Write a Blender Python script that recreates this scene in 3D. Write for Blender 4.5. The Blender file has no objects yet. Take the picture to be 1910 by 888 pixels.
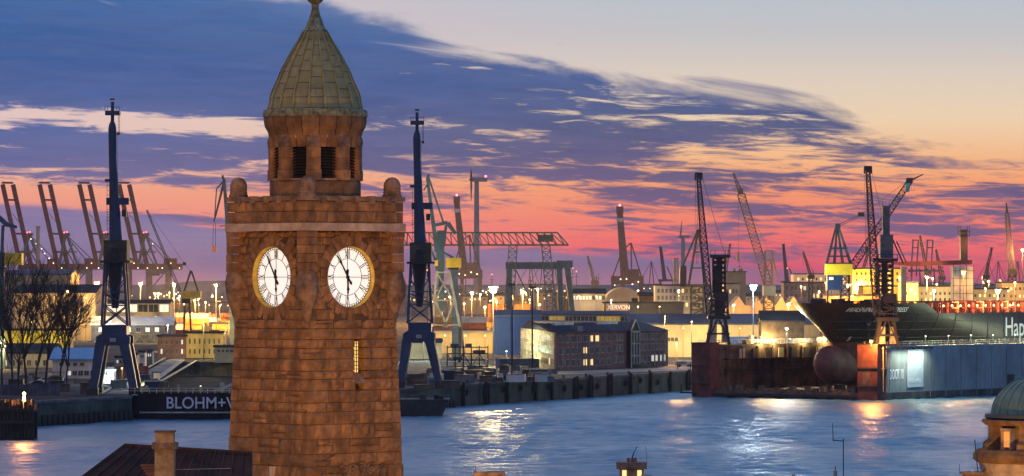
import bpy, bmesh, math, random
from mathutils import Vector, Matrix
random.seed(7)
R = math.radians
sc = bpy.context.scene
col = sc.collection

# ------------------------------------------------------------------ camera
FOC, EYE, HOR, CX = 8000.0, 28.5, 525.0, 955.0      # focal length in photo pixels, eye height, horizon row, centre column
cam_d = bpy.data.cameras.new("camera")
cam = bpy.data.objects.new("camera", cam_d)
col.objects.link(cam)
cam.location = (0, 0, EYE)
cam.rotation_euler = (R(90), 0, 0)
cam_d.sensor_width = 36
cam_d.lens = 36 * FOC / 1910
cam_d.shift_y = (HOR - 444) / 1910
cam_d.clip_start = 1
cam_d.clip_end = 60000
sc.camera = cam

# ------------------------------------------------------------------ colour helpers and shader-node helpers
def lin(r, g, b, k=1.0):
    f = lambda c: (c / 255 / 12.92 if c / 255 <= .04045 else ((c / 255 + .055) / 1.055) ** 2.4) * k
    return (f(r), f(g), f(b), 1.0)

class NT:
    def __init__(s, tree):
        s.t = tree; s.n = tree.nodes; s.l = tree.links
    def put(s, sock, v):
        if hasattr(v, "is_output"): s.l.new(v, sock)
        elif v is not None: sock.default_value = v
    def m(s, op, a, b=None, c=None, clamp=False):
        n = s.n.new("ShaderNodeMath"); n.operation = op; n.use_clamp = clamp
        for i, v in enumerate((a, b, c)): s.put(n.inputs[i], v)
        return n.outputs[0]
    def sstep(s, x, a, b):
        n = s.n.new("ShaderNodeMapRange"); n.interpolation_type = 'SMOOTHSTEP'
        s.put(n.inputs[0], x); s.put(n.inputs[1], a); s.put(n.inputs[2], b)
        n.inputs[3].default_value = 0; n.inputs[4].default_value = 1
        return n.outputs[0]
    def ramp(s, x, stops, interp='LINEAR'):
        n = s.n.new("ShaderNodeValToRGB"); n.color_ramp.interpolation = interp
        e = n.color_ramp.elements
        while len(e) < len(stops): e.new(0.5)
        for k, (p, c) in enumerate(stops):
            e[k].position = p
            e[k].color = c if not isinstance(c, (int, float)) else (c, c, c, 1)
        s.put(n.inputs[0], x)
        return n.outputs[0]
    def comb(s, x, y, z):
        n = s.n.new("ShaderNodeCombineXYZ")
        for i, v in enumerate((x, y, z)): s.put(n.inputs[i], v)
        return n.outputs[0]
    def noise(s, vec, scale=1, detail=4, rough=.55, dist=0.0, col=False):
        n = s.n.new("ShaderNodeTexNoise"); s.put(n.inputs["Vector"], vec)
        n.inputs["Scale"].default_value = scale; n.inputs["Detail"].default_value = detail
        n.inputs["Roughness"].default_value = rough; n.inputs["Distortion"].default_value = dist
        return n.outputs[1 if col else 0]
    def mix(s, f, a, b, mode='MIX'):
        n = s.n.new("ShaderNodeMix"); n.data_type = 'RGBA'; n.blend_type = mode
        s.put(n.inputs[0], f); s.put(n.inputs[6], a); s.put(n.inputs[7], b)
        return n.outputs[2]

# ------------------------------------------------------------------ world: dusk sky, afterglow ahead, cloud deck drifting in from the left
world = bpy.data.worlds.new("World"); sc.world = world; world.use_nodes = True
w = NT(world.node_tree); w.n.clear()
tc = w.n.new("ShaderNodeTexCoord")
sep = w.n.new("ShaderNodeSeparateXYZ"); w.l.new(tc.outputs["Generated"], sep.inputs[0])
dx, dy, dz = sep.outputs
az = w.m('ARCTAN2', dx, dy)
el = w.m('ARCSINE', dz)
A = w.m('MULTIPLY', az, 8.0)                       # 8000 px per radian, in thousands
E = w.m('MAXIMUM', w.m('MULTIPLY', el, 8000 / 525), 0.0)
SQ = w.m('DIVIDE', w.m('SQRT', E), 4.0)
def sq(e): return min(1, math.sqrt(e) / 4)
clear = w.ramp(SQ, [(sq(0), lin(168, 66, 112)), (sq(.05), lin(222, 76, 104)), (sq(.14), lin(254, 104, 98)), (sq(.24), lin(253, 134, 102)),
    (sq(.34), lin(252, 158, 106)), (sq(.45), lin(250, 190, 138)), (sq(.58), lin(240, 212, 178)), (sq(.72), lin(224, 208, 192)),
    (sq(.88), lin(198, 197, 200)), (sq(1.1), lin(178, 194, 208)), (sq(2.0), lin(156, 186, 214)), (sq(4), lin(130, 178, 226)), (sq(9), lin(104, 158, 220)), (1, lin(76, 130, 200))])
# away from the afterglow the clear sky is paler and bluer
side = w.sstep(w.m('ABSOLUTE', w.m('SUBTRACT', A, .35)), 1.2, 9.0)
dusk = w.ramp(SQ, [(0, lin(112, 104, 150)), (sq(1), lin(150, 140, 170)), (sq(3), lin(126, 170, 222)), (sq(8), lin(90, 156, 228)), (1, lin(68, 130, 206))])
clear = w.mix(side, clear, dusk)
leftness = w.sstep(A, .45, -.95)
clear = w.mix(w.m('MULTIPLY', leftness, w.m('MULTIPLY_ADD', w.sstep(E, .30, .50), .5, .22)), clear, lin(224, 192, 198))
# streaky noises; the deck is combed by the wind, dipping to the right
As = w.m('MULTIPLY', A, 1.0)
tilt = w.m('MULTIPLY_ADD', A, .30, E)
n_edge = w.noise(w.comb(w.m('MULTIPLY', A, 3.2), w.m('MULTIPLY', tilt, 9.0), 3.1), 1, 6, .6, .5)
tilt2 = w.m('MULTIPLY_ADD', A, .06, E)
n_str = w.noise(w.comb(w.m('MULTIPLY', A, 2.6), w.m('MULTIPLY', tilt2, 12.0), 7.7), 1, 8, .66, .5)
n_fine = w.noise(w.comb(w.m('MULTIPLY', A, 7.0), w.m('MULTIPLY', tilt2, 33.0), 1.3), 1, 8, .68, .8)
n_big = w.noise(w.comb(w.m('MULTIPLY', A, 1.1), w.m('MULTIPLY', E, 3.2), 5.2), 1, 3, .5, .2)
edge = w.m('MULTIPLY', w.ramp(w.m('DIVIDE', w.m('ADD', A, 2.0), 4.0),
    [((a + 2) / 4, v / 2) for a, v in ((-2, 1.9), (-1.0, 1.28), (-.675, 1.06), (-.35, 1.02), (-.205, .93), (-.075, .84), (.09, .80), (.25, .73), (.50, .665), (.66, .56), (.86, .45), (1.1, .36), (2, .25))]), 2.0)
d = w.m('ADD', w.m('SUBTRACT', edge, E), w.m('MULTIPLY_ADD', n_edge, .34, -.17))
m_edge = w.sstep(d, -.015, .085)
cov = w.ramp(w.m('MULTIPLY', E, .8), [(0, .30), (.05, .44), (.10, .50), (.20, .50), (.30, .50), (.40, .54), (.48, .63), (.57, .76), (.70, .87), (1, .96)])
cov = w.m('ADD', cov, w.m('MULTIPLY', leftness, .09))
# clear peach lane over the left bank, thin bright lane half way up on the left
lane = w.m('MULTIPLY', w.sstep(w.m('ABSOLUTE', w.m('SUBTRACT', tilt2, .255)), .075, .025), w.sstep(A, -.25, -.62))
lane2 = w.m('MULTIPLY', w.sstep(w.m('ABSOLUTE', w.m('SUBTRACT', w.m('MULTIPLY_ADD', A, .05, E), .525)), .065, .012), w.sstep(A, -.30, -.55))
cov = w.m('SUBTRACT', cov, w.m('ADD', w.m('MULTIPLY', lane, .34), w.m('MULTIPLY', lane2, .40)))
nmix = w.m('ADD', w.m('MULTIPLY', n_str, .44), w.m('MULTIPLY', n_fine, .56))
nmix = w.m('ADD', nmix, w.m('MULTIPLY_ADD', n_big, .22, -.11))
thr = w.m('MULTIPLY_ADD', cov, -.46, .73)
m_cov = w.sstep(nmix, w.m('SUBTRACT', thr, .055), w.m('ADD', thr, .06))
high = w.sstep(E, 14.0, 5.0)
mask = w.m('MULTIPLY', w.m('MULTIPLY', m_edge, m_cov), w.m('MULTIPLY_ADD', high, .9, .1))
cl_l = w.ramp(w.m('MULTIPLY', E, .5), [(0, lin(112, 92, 142)), (.14, lin(104, 96, 146)), (.26, lin(82, 100, 156)), (.36, lin(54, 90, 152)), (.42, lin(44, 90, 152)), (.52, lin(48, 98, 160)), (1, lin(60, 106, 170))])
cl_r = w.ramp(w.m('MULTIPLY', E, .5), [(0, lin(118, 80, 122)), (.10, lin(112, 82, 124)), (.18, lin(92, 82, 124)), (.28, lin(66, 82, 128)), (.36, lin(56, 88, 146)), (.42, lin(60, 94, 150)), (.5, lin(120, 140, 178)), (1, lin(120, 146, 186))])
cloud = w.mix(leftness, cl_r, cl_l)
shade = w.m('MULTIPLY_ADD', n_fine, .7, .65)
cloud = w.mix(.8, cloud, w.comb(shade, shade, shade), 'MULTIPLY')
cloud = w.mix(w.sstep(n_str, .35, .75), w.mix(.05, cloud, clear), cloud)
sky = w.mix(mask, clear, cloud)
# thin cirrus veils high on the right
veil = w.m('MULTIPLY', w.sstep(n_edge, .52, .78), .22)
sky = w.mix(w.m('MULTIPLY', w.m('MULTIPLY', veil, w.m('SUBTRACT', 1.0, mask)), w.sstep(E, .3, .7)), sky, lin(222, 190, 182))
# violet bank resting on the horizon, thinning to the right
bk = w.m('MULTIPLY', w.ramp(w.m('DIVIDE', w.m('ADD', A, 2.0), 4.0), [((a + 2) / 4, v) for a, v in ((-2, .30), (-.95, .285), (-.80, .262), (-.5, .185), (-.2, .135), (.1, .11), (.3, .088), (.5, .05), (.7, .02), (2, .02))]), 1.0)
bd = w.m('ADD', w.m('SUBTRACT', bk, E), w.m('MULTIPLY_ADD', n_str, .07, -.035))
m_bank = w.m('MULTIPLY', w.sstep(bd, -.006, .022), .92)
bank_c = w.mix(w.sstep(A, .2, .8), w.ramp(w.m('MULTIPLY', E, 4.0), [(0, lin(160, 112, 140)), (.25, lin(120, 102, 148)), (.6, lin(136, 120, 162)), (1, lin(128, 116, 164))]), lin(170, 74, 116))
sky = w.mix(m_bank, sky, bank_c)
bg = w.n.new("ShaderNodeBackground"); w.l.new(sky, bg.inputs[0]); bg.inputs[1].default_value = 1.0
wo = w.n.new("ShaderNodeOutputWorld"); w.l.new(bg.outputs[0], wo.inputs[0])
world.cycles.sampling_method = 'MANUAL'; world.cycles.sample_map_resolution = 1024

# the sun is just under the horizon ahead: only a faint rosy afterglow is left
sun_d = bpy.data.lights.new("sun", 'SUN'); sun = bpy.data.objects.new("sun", sun_d); col.objects.link(sun)
sun_d.energy = 0.012; sun_d.angle = R(12); sun_d.color = (1, .55, .42)
sun.rotation_euler = Vector((-.10, -1, -.06)).to_track_quat('-Z', 'Y').to_euler()

vs = sc.view_settings
sc.display_settings.display_device = 'sRGB'
vs.view_transform = 'Standard'; vs.look = 'None'; vs.exposure = 0; vs.gamma = 1; vs.use_curve_mapping = False
sc.render.engine = 'CYCLES'
cy = sc.cycles
cy.use_denoising = True; cy.max_bounces = 6; cy.diffuse_bounces = 2; cy.glossy_bounces = 3; cy.transmission_bounces = 3
cy.sample_clamp_indirect = 4; cy.caustics_reflective = False; cy.caustics_refractive = False
cy.use_light_tree = True; cy.volume_bounces = 0

# ------------------------------------------------------------------ where things stand: photo pixel + distance -> place in metres
def P(px, py, Y): return Vector(((px - CX) / FOC * Y, Y, EYE - (py - HOR) / FOC * Y))
def XX(px, Y): return (px - CX) / FOC * Y
def ZZ(py, Y): return EYE - (py - HOR) / FOC * Y
GZ = 5.0                                            # quay level above the water
def YG(py, z=GZ): return (EYE - z) * FOC / (py - HOR)
def WP(px, py, z=0.0):
    Y = YG(py, z); return Vector((XX(px, Y), Y, z))

# ------------------------------------------------------------------ materials
MATS = {}
def M(name, c, rough=.75, metal=0.0, var=.25, scale=.35, bump=.0, bscale=4.0, streak=0.0, dirt=None, emit=None, estr=0.0, spec=.4, world_space=False, ovar=0.0):
    if name in MATS: return MATS[name]
    m = bpy.data.materials.new(name); m.use_nodes = True
    t = NT(m.node_tree); b = t.n["Principled BSDF"]
    if len(c) == 3: c = (*c, 1)
    b.inputs["Roughness"].default_value = rough; b.inputs["Metallic"].default_value = metal
    b.inputs["Specular IOR Level"].default_value = spec
    tcn = t.n.new("ShaderNodeTexCoord"); v = tcn.outputs["Object"]
    if world_space: v = t.n.new("ShaderNodeNewGeometry").outputs["Position"]
    out = c
    if var > 0:
        info = t.n.new("ShaderNodeObjectInfo")
        n1 = t.noise(v, scale, 5, .65)
        dk = tuple(x * (1 - var * 1.5) if x * (1 - var * 1.5) > 0 else 0 for x in c[:3]) + (1,)
        lt = tuple(min(1, x * (1 + var)) for x in c[:3]) + (1,)
        out = t.mix(t.sstep(n1, .3, .7), dk, lt)
        rv = t.m('MULTIPLY_ADD', info.outputs["Random"], ovar or var * .9, 1 - (ovar or var) * .5)
        out = t.mix(1.0, out, t.comb(rv, rv, rv), 'MULTIPLY')
    if streak > 0:
        mp = t.n.new("ShaderNodeMapping"); mp.inputs["Scale"].default_value = (1.3, 1.3, .09); t.l.new(v, mp.inputs[0])
        n2 = t.noise(mp.outputs[0], 1.2, 4, .6)
        out = t.mix(t.m('MULTIPLY', t.sstep(n2, .45, .75), streak), out, dirt or (.03, .02, .015, 1))
    t.put(b.inputs["Base Color"], out)
    if bump > 0:
        bn = t.n.new("ShaderNodeBump"); bn.inputs["Strength"].default_value = bump; bn.inputs["Distance"].default_value = .1
        t.l.new(t.noise(v, bscale, 6, .65), bn.inputs["Height"]); t.l.new(bn.outputs[0], b.inputs["Normal"])
    if emit:
        b.inputs["Emission Color"].default_value = (*emit[:3], 1); b.inputs["Emission Strength"].default_value = estr
    MATS[name] = m
    return m

# ------------------------------------------------------------------ mesh builder
class MB:
    def __init__(s): s.v = []; s.f = []
    def add(s, vs, fs):
        o = len(s.v); s.v += [tuple(v) for v in vs]; s.f += [tuple(i + o for i in f) for f in fs]; return s
    def box(s, x0, x1, y0, y1, z0, z1):
        return s.add([(x0, y0, z0), (x1, y0, z0), (x1, y1, z0), (x0, y1, z0), (x0, y0, z1), (x1, y0, z1), (x1, y1, z1), (x0, y1, z1)],
                     [(0, 3, 2, 1), (4, 5, 6, 7), (0, 1, 5, 4), (1, 2, 6, 5), (2, 3, 7, 6), (3, 0, 4, 7)])
    def frustum(s, b0, b1, z0, z1):                 # b = (x0,x1,y0,y1)
        a, b = b0, b1
        return s.add([(a[0], a[2], z0), (a[1], a[2], z0), (a[1], a[3], z0), (a[0], a[3], z0), (b[0], b[2], z1), (b[1], b[2], z1), (b[1], b[3], z1), (b[0], b[3], z1)],
                     [(0, 3, 2, 1), (4, 5, 6, 7), (0, 1, 5, 4), (1, 2, 6, 5), (2, 3, 7, 6), (3, 0, 4, 7)])
    def beam(s, p, q, wd, ht=None, w2=None):
        p, q = Vector(p), Vector(q); ht = ht or wd; k = (w2 / wd) if w2 else 1
        dr = q - p
        if dr.length < 1e-6: return s
        dr.normalize(); up = Vector((0, 0, 1)) if abs(dr.z) < .95 else Vector((0, 1, 0))
        a = dr.cross(up).normalized(); b = a.cross(dr).normalized()
        vs = [c + a * (i * wd * kk / 2) + b * (j * ht * kk / 2) for c, kk in ((p, 1), (q, k)) for i, j in ((-1, -1), (1, -1), (1, 1), (-1, 1))]
        return s.add(vs, [(0, 1, 2, 3), (7, 6, 5, 4), (0, 4, 5, 1), (1, 5, 6, 2), (2, 6, 7, 3), (3, 7, 4, 0)])
    def tube(s, p, q, r0, r1=None, n=10, cap=True):
        p, q = Vector(p), Vector(q); r1 = r0 if r1 is None else r1
        dr = (q - p).normalized(); up = Vector((0, 0, 1)) if abs(dr.z) < .95 else Vector((0, 1, 0))
        a = dr.cross(up).normalized(); b = a.cross(dr).normalized()
        vs = [c + (a * math.cos(t) + b * math.sin(t)) * r for c, r in ((p, r0), (q, r1)) for t in (2 * math.pi * k / n for k in range(n))]
        fs = [(k, k + n, (k + 1) % n + n, (k + 1) % n) for k in range(n)]
        if cap: fs += [tuple(range(n)), tuple(range(2 * n - 1, n - 1, -1))]
        return s.add(vs, fs)
    def lathe(s, prof, n=24, c=(0, 0), a0=0.0, a1=2 * math.pi):
        full = abs(a1 - a0 - 2 * math.pi) < 1e-6; m = n if full else n + 1
        vs = [(c[0] + r * math.cos(a0 + (a1 - a0) * k / n), c[1] + r * math.sin(a0 + (a1 - a0) * k / n), z) for r, z in prof for k in range(m)]
        fs = [(i * m + k, i * m + (k + 1) % m, (i + 1) * m + (k + 1) % m, (i + 1) * m + k) for i in range(len(prof) - 1) for k in range(n)]
        return s.add(vs, fs)
    def prism(s, poly, o, ax, ay, an):              # polygon (x,y) in the plane o+x*ax+y*ay, extruded along an
        o, ax, ay, an = Vector(o), Vector(ax), Vector(ay), Vector(an); n = len(poly)
        vs = [o + ax * x + ay * y for x, y in poly] + [o + ax * x + ay * y + an for x, y in poly]
        return s.add(vs, [tuple(range(n)), tuple(range(2 * n - 1, n - 1, -1))] + [(k, k + n, (k + 1) % n + n, (k + 1) % n) for k in range(n)])
    def lattice(s, p, q, w0, w1, n, ch, br, d0=None, d1=None):
        """four chords from p to q with zigzag bracing; w = width across, d = depth"""
        p, q = Vector(p), Vector(q); dr = (q - p).normalized()
        side = Vector((0, 1, 0)) if abs(dr.y) < .9 else Vector((1, 0, 0))
        a = dr.cross(side).normalized(); b = Vector(side - dr * side.dot(dr)).normalized()
        d0 = w0 if d0 is None else d0; d1 = w1 if d1 is None else d1
        def c(t, i, j): return p.lerp(q, t) + a * (i * (w0 + (w1 - w0) * t) / 2) + b * (j * (d0 + (d1 - d0) * t) / 2)
        cs = ((-1, -1), (1, -1), (1, 1), (-1, 1))
        for i, j in cs: s.beam(c(0, i, j), c(1, i, j), ch)
        for k in range(n):
            t0, t1 = k / n, (k + 1) / n
            for e in range(4):
                u, v = cs[e], cs[(e + 1) % 4]
                if k % 2: u, v = v, u
                s.beam(c(t0, *u), c(t1, *v), br)
                s.beam(c(t1, *cs[e]), c(t1, *cs[(e + 1) % 4]), br)
        return s
    def build(s, name, mat, parent=None, smooth=False, loc=None):
        me = bpy.data.meshes.new(name); me.from_pydata(s.v, [], s.f)
        bm = bmesh.new(); bm.from_mesh(me); bmesh.ops.recalc_face_normals(bm, faces=bm.faces); bm.to_mesh(me); bm.free()
        if smooth:
            me.polygons.foreach_set("use_smooth", [True] * len(me.polygons)); 
            try: me.set_sharp_from_angle(angle=R(38))
            except Exception: pass
        me.materials.append(mat)
        o = bpy.data.objects.new(name, me); col.objects.link(o)
        if parent: o.parent = parent
        if loc is not None: o.location = loc
        return o

def tag(o, label=None, cat=None, group=None, kind=None):
    if label: o["label"] = label
    if cat: o["category"] = cat
    if group: o["group"] = group
    if kind: o["kind"] = kind
    return o
def thing(name, label, cat, loc=(0, 0, 0), rz=0.0, group=None):
    o = bpy.data.objects.new(name, None); col.objects.link(o); o.empty_display_size = 1
    o.location = loc; o.rotation_euler = (0, 0, rz)
    return tag(o, label, cat, group)
def copy_tree(o, parent=None):
    c = o.copy(); col.objects.link(c); c.parent = parent
    for ch in list(o.children): copy_tree(ch, c)
    return c
def inst(src, name, parent, mw):
    o = bpy.data.objects.new(name, src); col.objects.link(o); o.parent = parent; o.matrix_local = mw
    return o
def lamp(parent, loc, watt, colr, rad=.5, name="lamp_light"):
    d_ = bpy.data.lights.new(name, 'POINT'); d_.energy = watt * LAMPK; d_.color = colr; d_.shadow_soft_size = rad
    o = bpy.data.objects.new(name, d_); col.objects.link(o); o.parent = parent; o.location = loc
    return o
def text_mesh(body, size, depth, name, mat, parent, mw, align='LEFT', squeeze=1.0, bold=0.0, shear=0.0):
    cu = bpy.data.curves.new(name, 'FONT'); cu.body = body; cu.size = size; cu.extrude = depth; cu.align_x = align; cu.offset = bold; cu.shear = shear
    t = bpy.data.objects.new(name + "_curve", cu); col.objects.link(t)
    dg = bpy.context.evaluated_depsgraph_get(); me = bpy.data.meshes.new_from_object(t.evaluated_get(dg))
    bpy.data.objects.remove(t); bpy.data.curves.remove(cu)
    me.materials.clear(); me.materials.append(mat)
    o = bpy.data.objects.new(name, me); col.objects.link(o); o.parent = parent
    o.matrix_local = mw @ Matrix.Diagonal((squeeze, 1, 1, 1))
    return o
def front(p, ang=0.0):                              # matrix for a sign whose text faces the camera (-Y), turned by ang about Z
    return Matrix.Translation(p) @ Matrix.Rotation(ang, 4, 'Z') @ Matrix.Rotation(R(90), 4, 'X')
LAMPK = 16.0
SODIUM, WARM, WHITE, COOL, GREENISH = (1, .46, .10), (1, .64, .22), (1, .92, .75), (.82, .95, 1), (.80, 1, .74)

# ================================================================== water and land
def water_mat():
    m = bpy.data.materials.new("river_water"); m.use_nodes = True
    t = NT(m.node_tree); b = t.n["Principled BSDF"]
    b.inputs["Base Color"].default_value = (.05, .17, .26, 1); b.inputs["IOR"].default_value = 1.33
    g = t.n.new("ShaderNodeNewGeometry"); sp = t.n.new("ShaderNodeSeparateXYZ"); t.l.new(g.outputs["Position"], sp.inputs[0])
    x, y, _ = sp.outputs
    big = t.noise(t.comb(t.m('MULTIPLY', x, .020), t.m('MULTIPLY', y, .012), 0), 1, 4, .6, .4)
    mid = t.noise(t.comb(t.m('MULTIPLY', x, .14), t.m('MULTIPLY', y, .055), 4), 1, 4, .6, .3)
    fine = t.noise(t.comb(t.m('MULTIPLY', x, .9), t.m('MULTIPLY', y, .32), 9), 1, 3, .6)
    h = t.m('ADD', t.m('MULTIPLY', mid, 1.6), t.m('ADD', t.m('MULTIPLY', fine, .34), t.m('MULTIPLY', big, 3.5)))
    bn = t.n.new("ShaderNodeBump"); bn.inputs["Strength"].default_value = 1.0; bn.inputs["Distance"].default_value = .25
    t.l.new(h, bn.inputs["Height"]); t.l.new(bn.outputs[0], b.inputs["Normal"])
    t.put(b.inputs["Roughness"], t.m('ADD', t.m('MULTIPLY', t.sstep(big, .35, .65), .08), t.m('MULTIPLY_ADD', t.sstep(mid, .30, .70), .08, .29)))
    return m
def sheet(name, pts, z, mat):
    from mathutils.geometry import tessellate_polygon
    bm = bmesh.new(); vs = [bm.verts.new((x, y, z)) for x, y in pts]
    for tri in tessellate_polygon([[Vector((x, y, 0)) for x, y in pts]]):
        f = bm.faces.new([vs[i] for i in tri]); f.normal_update()
        if f.normal.z < 0: f.normal_flip()
    me = bpy.data.meshes.new(name); bm.to_mesh(me); bm.free(); me.materials.append(mat)
    o = bpy.data.objects.new(name, me); col.objects.link(o); o["kind"] = "structure"; return o
def river():
    """one sheet: a patch of real wind ripples on the reach in front of the docks, flat water all round it"""
    import numpy as np
    rng = np.random.default_rng(4); x0, x1, y0, y1, st = -150.0, 180.0, 590.0, 1150.0, .95
    nx, ny = int((x1 - x0) / st), int((y1 - y0) / st)
    X, Y = np.meshgrid(np.linspace(x0, x1, nx), np.linspace(y0, y1, ny)); Z = np.zeros_like(X); n = 46
    lam = np.exp(rng.uniform(np.log(2.4), np.log(10), n)); th = rng.normal(math.pi / 2, .75, n); ph = rng.uniform(0, 6.28, n)
    for l, a, p in zip(lam, th, ph):
        k = 2 * math.pi / l; Z += SLOPE * math.sqrt(2 / n) / k * np.sin(k * (X * math.cos(a) + Y * math.sin(a)) + p + .6 * np.sin(X * .021 + Y * .013 + p))
    mod = .85 + .35 * np.sin(X * .031 + .8 * np.sin(Y * .017)) * np.sin(Y * .024 + 1.1 * np.sin(X * .012)) + .18 * np.sin(X * .07 + Y * .045)
    fade = np.clip(np.minimum(np.minimum(X - x0, x1 - X), np.minimum(Y - y0, y1 - Y)) / 12, 0, 1); Z *= mod * fade
    co = np.stack([X, Y, Z], -1).reshape(-1, 3); i = np.arange((ny - 1) * nx).reshape(ny - 1, nx)[:, :-1].ravel()
    f = np.stack([i, i + 1, i + nx + 1, i + nx], -1); b = len(co); B = 9000.0
    outer = np.array([(-B, 330, 0), (x0, 330, 0), (x1, 330, 0), (B, 330, 0), (-B, y0, 0), (x0, y0, 0), (x1, y0, 0), (B, y0, 0), (-B, y1, 0), (x0, y1, 0), (x1, y1, 0), (B, y1, 0), (-B, 20000, 0), (x0, 20000, 0), (x1, 20000, 0), (B, 20000, 0)])
    of = np.array([(r * 4 + c, r * 4 + c + 1, r * 4 + c + 5, r * 4 + c + 4) for r in range(3) for c in range(3) if (r, c) != (1, 1)]) + b
    co = np.concatenate([co, outer]); f = np.concatenate([f, of]); me = bpy.data.meshes.new("river_water")
    me.vertices.add(len(co)); me.vertices.foreach_set("co", co.astype(np.float32).ravel()); me.loops.add(f.size); me.loops.foreach_set("vertex_index", f.astype(np.int32).ravel())
    me.polygons.add(len(f)); me.polygons.foreach_set("loop_start", np.arange(0, f.size, 4, dtype=np.int32)); me.polygons.foreach_set("use_smooth", np.ones(len(f), dtype=bool)); me.update(calc_edges=True)
    me.materials.append(water_mat()); o = bpy.data.objects.new("river_water", me); col.objects.link(o); o["kind"] = "structure"
SLOPE = .10
river()
M_ground = M("yard_asphalt", (.05, .05, .055), .95, var=.5, scale=.06, bump=.2, bscale=.6, spec=.08)
M_conc = M("quay_concrete", (.075, .078, .052), .9, var=.5, scale=.12, streak=.7, bump=.3, bscale=1.2)
QP = [WP(-60, 798), WP(65, 796), WP(246, 784)]
BAS = [WP(262, 779), Vector((-98, 1000, 0)), Vector((-119, 1250, 0)), Vector((-66, 1250, 0)), Vector((-64, 900, 0))]
QR = [Vector((-36, 900, 0)), WP(848, 759), WP(1294, 728)]
dirq = (QR[2] - QR[1]).normalized()
QR += [QR[2] + dirq * 120, QR[2] + dirq * 900]
shore = [(-2500, QP[0].y)] + [(p.x, p.y) for p in QP + BAS + QR] + [(3500, 3000), (9000, 3000), (9000, 30000), (-9000, 30000), (-9000, QP[0].y)]
sheet("harbour_ground", shore, GZ, M_ground)
sheet("promenade_ground", [(-400, -60), (400, -60), (400, 330), (-400, 330)], 2.0, M_ground)
sheet("dry_dock_floor", [(p.x, p.y) for p in BAS], .9, M("dock_floor_concrete", (.035, .035, .035), .95, var=.4, scale=.1, spec=.05))
# quay walls: concrete faces with steel sheet piling and timber fenders, each stretch a wall of its own
M_pile = M("tarred_timber", (.022, .018, .014), .9, var=.4)
M_sheetpile = M("sheet_pile_steel", (.03, .022, .018), .9, var=.5, scale=.6, streak=.6)
def quay_wall(name, label, pts, ztop, zsplit, piles, pile_mat, pitch, fender=0):
    o = thing(name, label, "quay wall", (pts[0].x, pts[0].y, -2))
    b0 = pts[0] + Vector((0, 0, -2)); wall = MB(); cope = MB()
    for p, q in zip(pts, pts[1:]):
        dr = (q - p); L = dr.length; u = dr.normalized(); nrm = Vector((u.y, -u.x, 0))
        if nrm.y > 0 and abs(nrm.y) > .2: nrm = -nrm
        a = p - b0; a.z = 0
        def qd(off, z0, z1, thick):
            c = [a + nrm * off, a + nrm * off + u * L, a + nrm * (off - thick) + u * L, a + nrm * (off - thick)]
            return [(v.x, v.y, z0) for v in c] + [(v.x, v.y, z1) for v in c]
        F6 = [(0, 3, 2, 1), (4, 5, 6, 7), (0, 1, 5, 4), (1, 2, 6, 5), (2, 3, 7, 6), (3, 0, 4, 7)]
        wall.add(qd(.0, 0, ztop + 2 - .5, 1.2), F6)
        cope.add(qd(.18, ztop + 2 - .5, ztop + 2 + .06, 1.5), F6)
        n = max(1, int(L / pitch))
        if piles:
            for k in range(n):
                c = a + u * ((k + .5) * L / n) + nrm * .22
                pb = MB(); pb.box(-pitch * .30, pitch * .30, -.2, .2, 0, zsplit + 2 + random.uniform(-.1, .1))
                ob = pb.build("sheet_pile", pile_mat, o, loc=c); ob.rotation_euler.z = math.atan2(u.y, u.x)
        if fender:
            m = max(1, int(L / fender))
            for k in range(m):
                t_ = (k + random.uniform(.25, .75)) * L / m
                for e in range(random.choice((1, 1, 2))):
                    c = a + u * (t_ + e * 1.6) + nrm * .45
                    fb = MB(); fb.tube((0, 0, 0), (random.uniform(-.1, .1), 0, ztop + 2 + random.uniform(.0, .8)), .42, .36, 8)
                    fb.build("fender_pile", M_pile, o, True, loc=c)
    wall.build("wall_face", M_conc, o); cope.build("coping", M("coping_concrete", (.10, .10, .085), .9, var=.3, scale=.3), o)
    return o
quay_wall("quay_wall", "dark quay wall with steel sheet piling beside the bare trees", QP, GZ, 2.2, True, M_sheetpile, 2.1)
qw = quay_wall("quay_wall", "mossy concrete quay wall with timber fender piles below the brick office", QR[1:4], GZ, 0, False, None, 3, 13)
def on_quay(t_, off, z):
    p = QR[1] + dirq * t_; nq = Vector((dirq.y, -dirq.x, 0)); nq = nq if nq.y < 0 else -nq
    return p + nq * off + Vector((0, 0, z))
M_rubber = M("tyre_rubber", (.012, .012, .012), .9, var=.2); M_iron = M("quay_iron", (.04, .035, .03), .7, var=.3)
for i in range(14):
    t_ = 6 + i * 10.5 + random.uniform(-2, 2); c = on_quay(t_, .42, random.uniform(2.6, 3.6)); b0 = Vector(qw.location); pb = MB(); n = 14
    vs = [(.62 + .24 * math.cos(2 * math.pi * j / 8), .24 * math.sin(2 * math.pi * j / 8)) for j in range(8)]; pts = [(r_ * math.cos(2 * math.pi * k / n), y_, r_ * math.sin(2 * math.pi * k / n)) for k in range(n) for r_, y_ in vs]
    pb.add(pts, [(k * 8 + j, k * 8 + (j + 1) % 8, ((k + 1) % n) * 8 + (j + 1) % 8, ((k + 1) % n) * 8 + j) for k in range(n) for j in range(8)]); o = pb.build("tyre_fender", M_rubber, qw, True, loc=c - b0); o.rotation_euler.z = math.atan2(dirq.y, dirq.x)
for t_ in (14, 47, 82, 118):
    pb = MB(); b0 = Vector(qw.location); a = on_quay(t_, .34, .2) - b0
    for e in (0, .5): pb.beam(a + dirq * e, a + dirq * e + Vector((0, 0, 5.2)), .09)
    for j in range(12): pb.beam(a + Vector((0, 0, .3 + j * .42)), a + dirq * .5 + Vector((0, 0, .3 + j * .42)), .07)
    pb.build("quay_ladder", M_iron, qw)
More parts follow.
